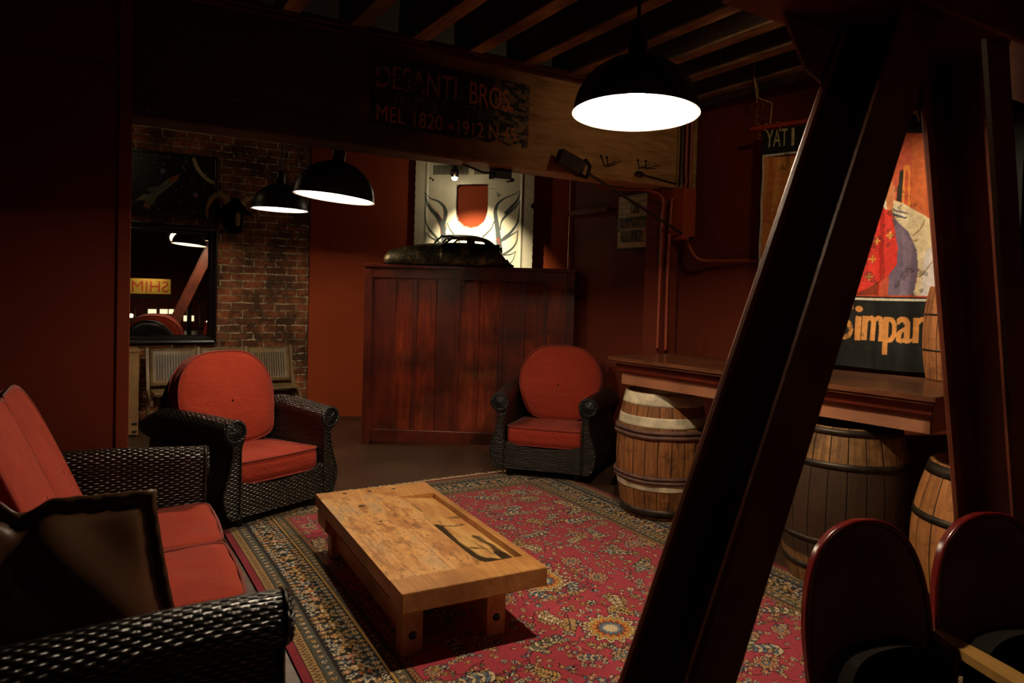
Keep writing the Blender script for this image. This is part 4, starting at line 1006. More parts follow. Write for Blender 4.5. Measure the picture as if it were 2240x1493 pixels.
# ============================================================ CAR HOOD ON THE BACK WALL
def hood():
    D_ = 7.36; P0 = view(0, D_); Nn = VF
    def uv(px, py):
        p = hit(px, py, P0, Nn); return (float(np.dot(p - P0, VR)), float(p[2]))
    def c7(x, y): return uv(900 + x / 5.743, 340 + y / 5.743)
    u0, u1 = uv(902, 470)[0], uv(1170, 470)[0]; v0, v1 = uv(1000, 640)[1], uv(1000, 320)[1]
    cv = Canvas(u0, u1, v0, v1, .0042, (222, 212, 182))
    cv.tint(np.clip((cv.fractal(4) - .5) * 3, 0, 1), (205, 190, 152), .5)
    G = (74, 78, 76); RD = (190, 60, 40); kk = .0048 / 5.743 * 1.0
    def st(pts, w, col=G): 
        pp = smooth_open([c7(*p) for p in pts], 8); ww = [x * kk * 1.45 for x in ([w] * len(pts) if not hasattr(w, '__len__') else w)]
        W2 = [];
        for i in range(len(pts) - 1): W2 += [ww[i] + (ww[i + 1] - ww[i]) * j / 8 for j in range(8)]
        cv.stroke(pp, W2 + [ww[-1]], col)
    # left wing
    st([(168, 455), (230, 530), (330, 570), (400, 630), (430, 700), (425, 770), (400, 850), (395, 960), (420, 1150)], [5, 10, 16, 24, 30, 32, 40, 46, 50])
    st([(168, 455), (190, 570), (250, 680), (330, 760), (385, 840)], [4, 18, 34, 34, 30])
    st([(165, 590), (240, 690), (310, 770), (360, 860), (385, 930)], [4, 10, 16, 22, 26])
    st([(165, 640), (170, 780), (200, 890), (260, 970), (330, 1050)], [6, 8, 12, 20, 22])
    st([(178, 965), (230, 1020), (300, 1060), (400, 1120)], [4, 12, 20, 26]); st([(178, 965), (182, 1060), (190, 1120)], [6, 6, 6])
    st([(450, 840), (480, 920), (540, 1000), (600, 1080)], [4, 12, 16, 20]); st([(450, 840), (430, 920), (410, 990)], [4, 8, 10])
    st([(230, 600), (310, 690), (385, 800), (405, 720), (395, 660)], 4, RD); st([(290, 800), (350, 880), (368, 980)], 4, RD)
    # right wing (mirror-like)
    st([(1375, 430), (1300, 480), (1180, 530), (1090, 600), (1055, 690), (1060, 780), (1075, 880), (1085, 960), (1110, 1200)], [4, 8, 12, 20, 30, 36, 40, 40, 50])
    st([(1372, 450), (1330, 560), (1260, 640), (1180, 720)], [6, 18, 26, 20]); st([(1370, 560), (1300, 650), (1200, 740), (1130, 830), (1115, 930)], [4, 16, 24, 14, 10])
    st([(1370, 560), (1355, 700), (1330, 840), (1250, 960), (1180, 1020), (1130, 1070)], [8, 10, 16, 22, 24, 26])
    st([(1335, 945), (1250, 1000), (1160, 1060)], [4, 14, 18]); st([(1335, 945), (1325, 1060), (1280, 1150), (1200, 1215), (1140, 1240)], [8, 10, 16, 20, 10])
    st([(1310, 1200), (1250, 1240), (1150, 1250)], [4, 12, 14]); st([(1310, 1200), (1280, 1300), (1220, 1380)], [6, 8, 12])
    st([(1035, 830), (1000, 920), (900, 1020)], [8, 12, 18]); st([(1035, 830), (1060, 900), (1065, 1000)], [6, 8, 8])
    st([(1050, 1090), (1090, 1040), (1100, 1130)], 6, RD)
    # louvres
    for a, b in ((280, 722), (800, 1050)):
        x = a
        while x < b: st([(x, 120), (x, 232)], [9, 9], (20, 12, 8)); x += 18
    def blob(x, y, r, seed):
        rg = random.Random(seed); pts = [c7(x + r * rg.uniform(.7, 1.15) * math.cos(a), y + r * rg.uniform(.7, 1.15) * math.sin(a)) for a in np.linspace(0, 2 * PI, 14)[:-1]]; cv.poly(pts, (44, 16, 10))
    blob(1210, 305, 36, 1); blob(1262, 302, 34, 2); blob(238, 280, 15, 3); blob(266, 302, 16, 4); blob(1535, 625, 38, 5); blob(10, 850, 26, 6)
    for pts in ([(1070, 450), (1100, 480), (1140, 485), (1110, 510), (1085, 530), (1075, 490)],): cv.poly([c7(*p) for p in pts], (150, 140, 130))
    st([(970, 410), (1040, 420), (1090, 410)], 4, (150, 120, 80)); st([(1510, 520), (1450, 680)], 3, (150, 130, 100)); st([(1390, 790), (1345, 830)], 3, (150, 130, 100))
    # shield hole
    sh = [(585, 380), (600, 370), (930, 366), (955, 385), (957, 560), (945, 720), (905, 830), (840, 885), (745, 908), (660, 885), (590, 820), (568, 730), (568, 560), (572, 395)]
    hp = [c7(*p) for p in sh]
    _, ins = cv.poly([(u0 - 1, v0 - 1)] * 3, (0, 0, 0)); hole = np.zeros(cv.U.shape, bool)
    P = np.array(hp); n = len(P)
    for i in range(n):
        x1, y1 = P[i]; x2, y2 = P[(i + 1) % n]
        if y1 != y2: hole ^= ((y1 > cv.V) != (y2 > cv.V)) & (cv.U < (x2 - x1) * (cv.V - y1) / (y2 - y1) + x1)
    st(sh + [sh[0]], 10, (60, 24, 16))
    uc = (u0 + u1) / 2; hwid = (u1 - u0) / 2
    rg2 = np.abs((cv.U - uc) / hwid)
    hole |= (rg2 > .985 - .01 * np.abs(np.sin(cv.V * 37)))
    def fn(U, V):
        r = (U - uc) / hwid; d = D_ + .05 * r * r + .012 * (np.abs(r) > .72) * (np.abs(r) - .72) - .012 * np.exp(-((np.abs(r) - .78) / .02) ** 2)
        return VR[0] * U + VF[0] * d, VR[1] * U + VF[1] * d, V
    o = cv.build('car_hood', M['hoodpaint'], fn, None, hole, .004); tag(o, 'cream car hood with grey wing decal and shield-shaped cut-out on back wall', 'car hood')
hood()
# red pipe on the outside corner, thin conduit line on back wall
mb = MB(); mb.tube([(3.69, 5.19, 0), (3.69, 5.19, ZC)], .014, 10); tag(mb.build('corner_pipe', M['conduit']), 'terracotta painted pipe running up the corner right of the screen', 'pipe')
mb = MB(); q0, q1 = hx(1249, 468, 3.695), hx(1335, 457, 3.695); mb.box((3.66, q1[1], q1[2] - .02), (3.71, q0[1] - .02, q1[2] + .02)); struct(mb.build('trim_6', M['orange_dark']))
# ============================================================ BAR ON THE RIGHT
ZB = 1.0
c0, c1, c2, c3 = hz(1328, 778, ZB), hz(2048, 869, ZB), hz(1953, 815, ZB), hz(1463, 773, ZB)
cr_ = c1 + (c2 - c1) / np.linalg.norm(c2 - c1) * .0 
back_r = c1 + np.array([.80, .10, 0])
bar = thing('bar_counter', 'dark wooden bar counter with tan apron over the barrels', 'bar counter', (c0[0], c0[1], 0))
def rel(p): return (p[0] - c0[0], p[1] - c0[1])
e = (c1 - c0) / np.linalg.norm(c1 - c0); nrm = np.array([-e[1], e[0], 0]); nrm = nrm if nrm[0] > 0 else -nrm
top = [rel(c0), rel(c1), rel(back_r), rel(c3)]
def inset(d, dl, dr):
    a = c0 + nrm * d + e * dl; b = c1 + nrm * d - e * dr; return a, b
mb = MB(); mb.prism(top, ZB - .022, ZB, 'z'); mb.build('counter_top', M['bar'], bar, .006)
a, b = inset(.012, .01, .01); a2, b2 = a + nrm * .5, b + nrm * .7
mb = MB(); mb.prism([rel(a), rel(b), rel(b2), rel(a2)], ZB - .036, ZB - .022, 'z'); mb.build('lower_lip', M['bar'], bar, .004)
a, b = inset(.05, .03, .03); mb = MB(); mb.prism([rel(a), rel(b), rel(b + nrm * .03), rel(a + nrm * .03)], ZB - .085, ZB - .036, 'z'); mb.build('moulding', M['mahogany_dark'], bar, .004)
a, b = inset(.085, .05, .05); mb = MB(); mb.prism([rel(a), rel(b), rel(b + nrm * .025), rel(a + nrm * .025)], ZB - .172, ZB - .085, 'z'); mb.build('apron', M['apron'], bar, .002)
mb = MB(); mb.prism([rel(b), rel(b + nrm * .6), rel(b + nrm * .6 - e * .03), rel(b - e * .03)], ZB - .172, ZB - .036, 'z'); mb.build('end_apron', M['apron'], bar, .002)
for q in (b - e * .06 + nrm * .62,):
    x, y = rel(q); mb = MB(); mb.box((x - .035, y - .035, 0), (x + .035, y + .035, ZB - .036)); mb.build('leg', M['black'], bar)

def barrel(c, hgt, R, r, mat, label, hoops, bands, z=0.0, name='wooden_barrel', group='wooden barrels under the bar', cat='barrel'):
    t = thing(name, label, cat, (c[0], c[1], z), random.random() * 6, group)
    pr = lambda zz: r + (R - r) * (1 - (2 * zz / hgt - 1) ** 2)
    prof = [(pr(zz), zz) for zz in np.linspace(0, hgt, 40)]
    mb = MB(); mb.lathe([(.0, .01), (r - .02, .01), (r - .02, 0)] + prof + [(r - .018, hgt), (r - .022, hgt - .025), (0, hgt - .026)], 72); mb.build('staves', mat, t)
    for (za, zb, k) in bands:
        mb = MB(); mb.lathe([(pr(za) - .002, za)] + [(pr(q) + .002, q) for q in np.linspace(za, zb, 6)] + [(pr(zb) - .002, zb)], 72); mb.build('painted_band', M[k], t)
    for (zh, w, k, rr) in hoops:
        mb = MB()
        if rr: mb.tube([((pr(zh) + rr * .6 + .002 * math.sin(q * 11)) * math.cos(q), (pr(zh) + rr * .6 + .002 * math.sin(q * 11)) * math.sin(q), zh + .002 * math.sin(5 * q)) for q in np.linspace(0, 2 * PI, 64, False)], rr, 8, closed=True)
        else: mb.lathe([(pr(zh) - .001, zh), (pr(zh) + .004, zh), (pr(zh + w) + .004, zh + w), (pr(zh + w) - .001, zh + w)], 72)
        mb.build('hoop', M[k], t)
    return t
ctr = view(.98, 4.5)
barrel(ctr, .775, .285, .232, M['oak1'], 'oak barrel with flaking white painted bands and willow hoops under the bar', [(.548, 0, 'willow', .013), (.518, 0, 'willow', .013), (.27, 0, 'willow', .012), (.245, 0, 'willow', .012), (.02, .05, 'hoop', 0)],
       [(.70, .774, 'whiteband'), (.572, .635, 'whiteband'), (.185, .230, 'whiteband')], z=.012)
ctr = view(1.69, 3.53)
barrel(ctr, .79, .305, .245, M['oak2'], 'blackened barrel with iron hoops under the bar right of the steel leg', [(.60, .03, 'hoop', 0), (.235, .025, 'hoop', 0), (.09, .03, 'hoop', 0), (.755, .03, 'hoop', 0)], [], z=.0)
ctr = view(2.085, 3.0)
barrel(ctr, .71, .31, .24, M['oak3'], 'honey-coloured barrel with iron rim hoop beyond the end of the bar', [(.66, .045, 'hoop', 0), (.47, .03, 'hoop', 0), (.14, .03, 'hoop', 0)], [], z=0)
kp = hz(2058, 836, ZB); kc = kp + VR * .085 + VF * .085
barrel(kc, .475, .12, .095, M['keg'], 'small tapered wooden keg standing on the bar before the banner', [(.33, .008, 'hoop', 0), (.15, .008, 'hoop', 0)], [], z=ZB + .001, name='small_keg', group=None, cat='keg')

# ============================================================ PAINTED BANNER
BP0 = np.array([3.64, 3.0, 0]); BP1 = np.array([3.93, 1.72, 0])
bd_ = (BP1 - BP0) / np.linalg.norm(BP1 - BP0); bn = np.array([-bd_[1], bd_[0], 0]); bn = bn if bn[0] < 0 else -bn
def bu(px, py):
    p = hit(px, py, BP0, bn); return (float(np.dot(p - BP0, bd_)), float(p[2]))
def bq(x, y): return bu(1600 + x / 2.133, 150 + y / 2.133)
def banner():
    wu = np.linalg.norm(BP1 - BP0)
    vt = bq(150, 290)[1]; vb = 1.03
    cv = Canvas(-.055, wu, vb, vt, .0042, (22, 24, 22))
    ul, vl = bq(148, 400); ur = wu - .07; v1 = bq(150, 405)[1]; v0 = bq(740, 1070)[1]
    cv.rect(ul, ur + .0, v0, v1, (206, 200, 180)); cv.rect(ul + .02, ur - .02, v0 + .012, v1 - .012, (20, 16, 12))
    cv.rect(ul + .026, ur - .026, v0 + .02, v1 - .02, (184, 78, 50))
    def P(pts, c, a=1): cv.poly([bq(*p) for p in pts], c, a)
    # tan curtain on the left, orange to the right
    P([(155, 412), (420, 412), (420, 1045), (140, 1045)], (204, 136, 70)); P([(180, 412), (200, 412), (190, 720), (150, 720)], (176, 96, 46), .6); P([(215, 412), (235, 412), (225, 560), (185, 700)], (222, 158, 84), .7)
    P([(380, 412), (640, 412), (650, 700), (560, 1045), (380, 1045)], (120, 56, 34))
    P([(740, 300), (1100, 300), (1100, 620), (740, 620)], (186, 80, 52)); P([(845, 320), (900, 320), (930, 700), (840, 660)], (196, 98, 50)); P([(900, 320), (1160, 320), (1160, 700), (910, 700)], (188, 84, 44))
    P([(790, 470), (806, 470), (800, 620), (775, 610)], (34, 30, 22)); P([(806, 450), (836, 448), (838, 640), (802, 640)], (216, 128, 50)); P([(814, 470), (828, 470), (828, 640), (812, 640)], (188, 76, 44))
    # white blouse, red dress, violet skirt, cream coat
    P([(600, 540), (740, 500), (760, 650), (640, 700), (560, 650)], (226, 214, 190)); P([(715, 505), (750, 520), (772, 560), (765, 640), (745, 720), (728, 640)], (196, 120, 76))
    P([(560, 640), (700, 640), (750, 660), (765, 720), (785, 830), (778, 905), (740, 950), (700, 985), (690, 1045), (500, 1045), (520, 800)], (206, 52, 40))
    P([(690, 640), (715, 640), (720, 960), (692, 985)], (150, 34, 28), .8); P([(740, 950), (690, 990), (690, 1045), (560, 1045), (640, 1010)], (112, 48, 24), .85)
    P([(755, 690), (800, 715), (840, 770), (866, 840), (872, 920), (850, 1046), (735, 1046), (738, 950), (778, 905), (785, 830)], (108, 92, 112)); P([(800, 740), (850, 820), (830, 1046), (790, 1046), (810, 900)], (132, 114, 134), .7)
    P([(762, 610), (810, 625), (850, 650), (920, 690), (1100, 720), (1100, 1050), (850, 1048), (872, 930), (866, 840), (830, 755), (770, 700), (756, 660)], (214, 196, 158)); P([(765, 640), (800, 660), (830, 700), (770, 680)], (236, 226, 204)); P([(760, 650), (830, 668), (832, 674), (762, 660)], (70, 60, 70)); P([(756, 668), (826, 690), (826, 696), (758, 680)], (60, 70, 90))
    P([(900, 850), (960, 800), (1000, 1048), (880, 1048)], (206, 200, 204), .8)
    for x, y in ((678, 795), (655, 878), (640, 960), (745, 770), (610, 900)): q = bq(x, y); cv.flower(q[0], q[1], .022, 4, (206, 150, 66), .4)
    for pts in ([(850, 770), (880, 740), (900, 700)], [(880, 960), (930, 900), (950, 880)], [(840, 800), (870, 790)]): cv.stroke([bq(*p) for p in pts], .006, (150, 120, 80))
    # lettering
    cv.text('YAT', bq(160, 368), bq(262, 360), .105, (176, 168, 124), 1, .12)
    cv.text('I', bq(280, 358), bq(292, 357), .105, (176, 168, 124), 1, .12)
    cv.text('EA', bq(770, 250), bq(880, 246), .13, (176, 168, 124), 1, .12)
    a, b = bq(572, 1255), bq(905, 1268); h = bq(740, 1085)[1] - bq(740, 1262)[1]
    for ch, xa, xb in (('S', 480, 566), ('i', 576, 600), ('m', 612, 708), ('p', 716, 770), ('a', 778, 838), ('n', 850, 915)):
        yb_ = 1250 + (xa - 576) * .055; cv.text(ch, bq(xa, yb_), bq(xb, yb_ + 4), h * (1.02 if ch == 'S' else .98), (206, 140, 74), 1, .1)
        if ch in 'impan': 
            for dx in (-.006, .006): 
                p, q = bq(xa, yb_), bq(xb, yb_ + 4); cv.text(ch, (p[0] + dx, p[1]), (q[0] + dx, q[1]), h * .98, (206, 140, 74), 1, .1)
    cv.tint((cv.fractal(24) > .68).astype(float), (40, 34, 26), .5)
    def fn(U, V):
        f = .014 * np.sin(U * 17 + .6) + .012 * np.sin(U * 31 + V * 1.5) + .030 * np.exp(-((U - bq(715, 800)[0]) / .035) ** 2) * np.clip((vt - V) * 1.2, 0, 1)
        f *= .35 + .65 * np.clip((vt - V) / .9, 0, 1)
        k = .004 * np.sin(V * 23 + U * 9)
        return BP0[0] + bd_[0] * U + bn[0] * (f + k), BP0[1] + bd_[1] * U + bn[1] * (f + k), V - .02 * np.sin(U * 2.4) * (1 - (V - vb) / (vt - vb))
    t = cv.build('painted_banner', M['art'], fn, None, None, .002); tag(t, 'painted cloth banner with red-dressed figure, lettered Simpan along its bottom', 'banner')
    return vt
vt = banner()
r0 = BP0 - bd_ * .13 + bn * .012; r1 = BP1 + bd_ * .1 + bn * .012
rod = thing('banner_rod', 'thin red pole holding up the painted banner by twine', 'pole', (0, 0, 0))
mb = MB(); mb.tube([(r0[0], r0[1], vt + .02), (r1[0], r1[1], vt + .02)], .014, 12); mb.build('pole', M['rod'], rod)
mb = MB()
for k in range(8): mb.tube([(BP0[0] - bd_[0] * .035 * (k % 2) + .022 * math.cos(a_) + .003 * k, BP0[1] - bd_[1] * .03 + .006 * k, vt + .02 + .020 * math.sin(a_)) for a_ in np.linspace(0, 2 * PI, 12)], .0028, 5)
mb.build('knot', M['twine'], rod)
for k in range(4):
    mb = MB(); u = .08 + .3 * k; p = BP0 + bd_ * u + bn * .012; mb.tube([(p[0] + .02 * math.cos(a_) * bn[0] * 1.2, p[1] + .01 * a_, vt - .03 + .07 * (a_ / 5) + .018 * math.sin(a_ * 2)) for a_ in np.linspace(0, 5, 14)], .0022, 5); mb.build('tie', M['twine'], rod)
tw = hx(1667, 172, 3.66); p = BP0 + bn * .012
mb = MB(); mb.tube([(p[0], p[1], vt + .02), (p[0] + .004, p[1] - .004, vt + .16), (tw[0] - .03, tw[1] + .01, tw[2] - .12), (3.585, tw[1], tw[2] + .0), (3.585, tw[1], 2.85)], .0035, 6); 
mb.tube([(3.588, tw[1], 2.78), (3.64, tw[1] + .01, 2.70), (3.645, tw[1] + .02, vt + .22), (3.64, tw[1] + .015, vt + .19)], .0028, 6)
for k in range(5): mb.tube([(3.64, tw[1], 2.66 - .05 * k), (3.63 + random.uniform(-.03, .03), tw[1] + random.uniform(-.04, .04), 2.60 - .05 * k), (3.64 + random.uniform(-.03, .03), tw[1] + random.uniform(-.04, .04), 2.57 - .05 * k)], .001, 4)
tag(mb.build('twine', M['twine']), 'frayed jute twine hanging the banner pole from the last joist', 'twine')

# ============================================================ LETTER BOARD, CONDUITS, TOOL, HOOKS
XW = 3.70
P_ = lambda px, py: hx(px, py, XW - .07)
ys = sorted([P_(1352, 480)[1], P_(1415, 480)[1]]); zt_, zb_ = 2.16, P_(1380, 541)[2]
lb = thing('letter_board', 'yellowed letter board reading OR JUMPSHOTS ALLOWED! on right wall', 'sign', (XW, (ys[0] + ys[1]) / 2, zb_))
hwid = (ys[1] - ys[0]) / 2; hh = zt_ - zb_
mb = MB(); mb.box((-.06, -hwid - .012, -.012), (-.001, hwid + .012, hh)); mb.build('case', M['black'], lb, .003)
mb = MB(); mb.box((-.066, -hwid, 0), (-.058, hwid, hh)); mb.build('panel', plain('yellowed_acrylic', S(176, 156, 96), .45, 0, .08, 5, 0), lb)
for k in range(9):
    z = .04 + k * hh / 9.2; mb = MB(); mb.box((-.070, -hwid, z), (-.064, hwid, z + .004)); mb.build('letter_track', M['blond'], lb)
def letters(s, y0, y1, z, h, x, parent, mat, nm):      # row of separate letters on a wall facing -x (reads towards -y)
    n = len(s); w = (y0 - y1) / n
    for i, ch in enumerate(s):
        if ch == ' ': continue
        V_, T_ = text_tris(ch); mx = V_[:, 0].max(); mn = V_[:, 0].min(); cap = text_cap(); k = min(h / cap, h / cap)
        sx = w * .86 / max(mx - mn, .3); 
        mb = MB(); mb._add([(x, y0 - w * i - (v[0] - mn) * sx, z + v[1] / cap * h) for v in V_], T_, None, False)
        o = mb.build(nm, mat, parent, fix=False); sd = o.modifiers.new('s', 'SOLIDIFY'); sd.thickness = .003; sd.offset = 0
letters('OR', hwid * .10, -hwid * .42, hh * .66, .075, -.073, lb, M['letter'], 'letter')
letters('JUMPSHOTS', hwid * .98, -hwid * .96, hh * .375, .085, -.073, lb, M['letter'], 'letter')
letters('ALLOWED!', hwid * .80, -hwid * .80, hh * .115, .085, -.073, lb, M['letter'], 'letter')
# conduits: run down the beam end and the column
def pipe(name, pts, r, label, mat=M['conduit'], cat='conduit', n=12):
    q = smooth_open([tuple(p) for p in pts], 6); mb = MB(); mb.tube(q, r, n); return tag(mb.build(name, mat), label, cat)
yf_ = YB - .03
pa = lambda px, py, y=yf_: hy(px, py, y)
t1 = [(3.585, yf_, 2.77), (3.585, yf_, 2.3), (3.585, yf_, 2.16)] ; g = hy(1470, 440, yf_ - .005); g2 = hy(1461, 600, yf_ - .005); g3 = hy(1457, 768, yf_ - .005)
pipe('electrical_conduit', t1 + [(g[0] + .02, yf_, g[2] + .02), (g[0], yf_, g[2] - .03), (g2[0], yf_, g2[2]), (g3[0], yf_, 1.01)], .011, 'conduit bending off the beam end down to the bar top')
h1, h2 = hy(1380, 412, 3.92), hy(1446, 470, yf_)
pipe('electrical_conduit', [(3.0, 3.93, 2.13), (3.22, 3.925, 2.128), (3.34, 3.80, 2.12), (3.395, YB - .01, 2.06), (3.405, YB - .005, 1.9), (3.405, YB, 1.4), (3.405, YB, 1.02)], .010, 'conduit curving out from under the beam and down the column')
w1 = hx(1487, 430, 3.70); w2 = hx(1487, 540, 3.70); w3 = hx(1500, 570, 3.72); w4 = hx(1640, 572, 3.8)
pipe('electrical_conduit', [(3.62, yf_ - .01, 2.77), (3.62, yf_ - .01, 2.2), (3.625, yf_ - .01, 1.8), (3.63, yf_ - .02, w3[2] + .09), (3.66, yf_ - .07, w3[2] + .01), (3.73, 3.52, w3[2] - .005), (3.80, 3.25, w3[2] - .005), (3.86, 2.85, w3[2] - .005), (3.96, 2.1, w3[2] - .005)], .012, 'conduit dropping at the wall then elbowing right behind the banner')
for k, x in enumerate((3.555, 3.605, 3.645)):
    tag((lambda m_: (m_.tube([(x, YB - .012, 2.74), (x + .003, YB - .012, 2.4), (x, YB - .012, 2.16)], .006, 6), m_.build('cable', M['cable']))[1])(MB()), ('black cable stapled to the beam end, leftmost of three', 'black cable stapled to the beam end, middle of three', 'black cable stapled to the beam end, rightmost of three')[k], 'cable', 'cables down the beam end')
# long-handled wooden tool slung from the beam to the wall
h0, h1_ = hy(1285, 378, YB - .10), hy(1505, 519, YB - .09); hd0 = hy(1222, 340, YB - .10)
tool = thing('long_handled_tool', 'long-handled wooden tool slung diagonally below the beam end', 'tool', (0, 0, 0))
mb = MB(); mb.tube([tuple(h0), tuple(h1_)], .009, 10); mb.build('handle', M['joist'], tool)
d = (h0 - hd0); d = d / np.linalg.norm(d); upv = np.cross(d, [0, 1, 0]); upv /= np.linalg.norm(upv)
def T3(a, b, y=0): p = hd0 + d * a + upv * b; return (p[0], p[1] + y, p[2])
L_ = np.linalg.norm(h0 - hd0)
v_ = [T3(0, -.045, -.03), T3(L_ * .8, -.05, -.03), T3(L_ * .8, .05, -.03), T3(0, .045, -.03), T3(0, -.045, .03), T3(L_ * .8, -.05, .03), T3(L_ * .8, .05, .03), T3(0, .045, .03)]
mb = MB(); mb.hexa(v_); mb.build('head', M['joist'], tool, .006)
mb = MB(); mb.tube([T3(L_ * .72, -.052, -.032), T3(L_ * .95, -.04, -.02), T3(L_ * 1.03, 0, 0), T3(L_ * .95, .04, -.02), T3(L_ * .72, .052, -.032)], .012, 8); mb.build('ferrule', M['iron'], tool)
mb = MB(); mb.tube([tuple(h1_), tuple(h1_ + np.array([.02, 0, -.012])), tuple(h1_ + np.array([.045, 0, .005]))], .014, 8); mb.build('end_ring', M['iron'], tool)
# bent coat hooks
k4 = lambda x, y: hy(1200 + x / 4.392, 280 + y / 4.392, YB - .004)
for (a, b, c), lb_ in ((((505, 270), (540, 362), (600, 330)), 'bent iron hook on the beam, leftmost of four'), (((562, 282), (572, 365), (648, 325)), 'bent iron hook on the beam, second from left'),
                       (((858, 308), (868, 385), (925, 352)), 'bent iron hook on the beam, third from left'), (((935, 318), (930, 385), (1015, 365)), 'bent iron hook on the beam, rightmost of four')):
    A_, B_, C_ = k4(*a), k4(*b), k4(*c); C_ = C_ + np.array([0, -.05, 0])
    mb = MB(); mb.tube([tuple(A_), tuple(B_ + np.array([0, -.004, 0])), tuple(C_)], .0035, 8); mb.lathe([(0, .008), (.008, .006), (.008, -.006), (0, -.008)], 12, tuple(A_)); tag(mb.build('coat_hook', M['iron'], None, fix=False), lb_, 'hook', 'hooks on the beam')
A_, B_ = k4(835, 432), k4(1218, 535); mb = MB(); mb.tube([tuple(A_ + np.array([0, -.01, 0])), tuple(B_ + np.array([0, -.01, 0]))], .005, 8)
mb.tube([(A_[0] + .03 + .04 * math.cos(a_), YB - .012, A_[2] - .004 + .016 * math.sin(a_)) for a_ in np.linspace(0, 2 * PI, 20)], .004, 6); tag(mb.build('iron_skewer', M['joist']), 'thin looped rod lying along the lower edge of beam face', 'rod')
# black box under the beam, by the bulb
q = hy(1095, 366, YB + .12); mb = MB(); mb.box((q[0] - .06, q[1] - .04, 2.075), (q[0] + .06, q[1] + .04, 2.138)); t = mb.build('junction_box', M['black'], None, .004); tag(t, 'small black junction box under the beam before the car hood', 'box')
mb = MB(); mb.tube([(q[0] - .06, q[1], 2.11), (q[0] - .12, q[1], 2.105), (q[0] - .2, q[1], 2.125), (q[0] - .26, q[1], 2.139)], .006, 6); tag(mb.build('cable', M['cable']), 'black cable curling from the junction box under the beam', 'cable')

# ============================================================ BRICK WALL: painting, mirror, horns, bench, crate
yw = YBRICK - .03
def W(px, py, y=yw): p = hy(px, py, y); return p
# mirror
ml, mr = .235, W(474, 620)[0]; mb0, mt0 = W(470, 750)[2], W(470, 497)[2]
mi = thing('wall_mirror', 'large mirror in a moulded black frame leaning on the brick wall', 'mirror', (ml, yw, mb0))
w_, h_ = mr - ml, mt0 - mb0; fw = .085
prof = [(0, 0), (0, -.035), (.015, -.045), (.03, -.04), (.045, -.03), (.06, -.034), (.07, -.028), (fw, -.012), (fw, 0)]
mb = MB(); rows = []
for (cx, cz, sx, sz) in ((0, 0, 1, 1), (w_, 0, -1, 1), (w_, h_, -1, -1), (0, h_, 1, -1)):
    rows.append([(cx + sx * p[0], p[1], cz + sz * p[0]) for p in prof])
mb.grid(rows, closed_u=True, closed_v=True, smooth=False); mb.build('mirror_frame', M['frame'], mi)
mb = MB(); mb.box((fw - .005, -.012, fw - .005), (w_ - fw + .005, -.006, h_ - fw + .005)); mb.build('mirror_glass', M['mirror'], mi)
# space painting (a plain invented rocket among planets)
pr_, pt_, pb_ = W(476, 400)[0], W(475, 345)[2], W(475, 481)[2]; pl_ = .20
pn = thing('space_painting', 'dark painting of a spacecraft among planets hung above mirror', 'painting', (0, 0, 0))
cv = Canvas(pl_ + .02, pr_ - .02, pb_ + .02, pt_ - .02, .0035, (14, 16, 12))
Q = lambda x, y: (lambda p: (p[0], p[2]))(W(280 + x / 3.733, 240 + y / 3.733))
cv.tint(np.clip((cv.fractal(3) - .45) * 2.5, 0, 1), (34, 36, 22), .8)
for i in range(90): 
    u, v = random.uniform(cv.U.min(), cv.U.max()), random.uniform(cv.V.min(), cv.V.max()); cv.disc(u, v, random.choice([.003, .004, .006]), (150, 160, 150))
a_ = Q(790, 330); cx_, cz_ = a_
arc = [Q(540, 400), Q(560, 460), Q(600, 520), Q(660, 575), Q(730, 605)]; cv.stroke(smooth_open(arc, 6), .035, (190, 176, 138)); 
for (x, y, r, c) in ((285, 500, .026, (96, 116, 132)), (553, 697, .026, (120, 100, 116)), (157, 780, .030, (176, 96, 56)), (22, 444, .022, (120, 60, 40)), (145, 497, .014, (50, 64, 70))):
    p = Q(x, y); cv.disc(p[0], p[1], r, c); cv.disc(p[0] - r * .25, p[1] + r * .25, r * .6, tuple(min(255, q + 26) for q in c), .6)
# rocket: slim hull with nose cone, three fins and a row of ports
body = [Q(120, 735), Q(330, 560), Q(430, 520), Q(400, 580), Q(170, 760)]
cv.poly(body, (120, 128, 112)); cv.poly([Q(330, 560), Q(430, 520), Q(400, 580), Q(360, 600)], (160, 96, 60)); cv.poly([Q(120, 735), Q(60, 740), Q(120, 690), Q(180, 690)], (150, 150, 126)); cv.poly([Q(150, 750), Q(140, 800), Q(220, 760), Q(230, 715)], (110, 112, 96)); cv.poly([Q(200, 690), Q(150, 640), Q(230, 620), Q(270, 630)], (92, 100, 90))
for k in range(5): p = Q(215 + 30 * k, 690 - 24 * k); cv.disc(p[0], p[1], .006, (24, 24, 20))
cv.stroke([Q(60, 742), Q(20, 765)], .02, (120, 70, 40), .6)
cv.build('picture', M['spaceart'], lambda U, V: (U, U * 0 + yw + .005, V), pn)
mb = MB()
for (x0_, x1_, z0_, z1_) in ((pl_, pr_, pb_, pb_ + .025), (pl_, pr_, pt_ - .025, pt_), (pl_, pl_ + .025, pb_, pt_), (pr_ - .025, pr_, pb_, pt_)): mb.box((x0_, yw - .015, z0_), (x1_, yw + .028, z1_))
mb.build('picture_frame', M['frame'], pn, .003)
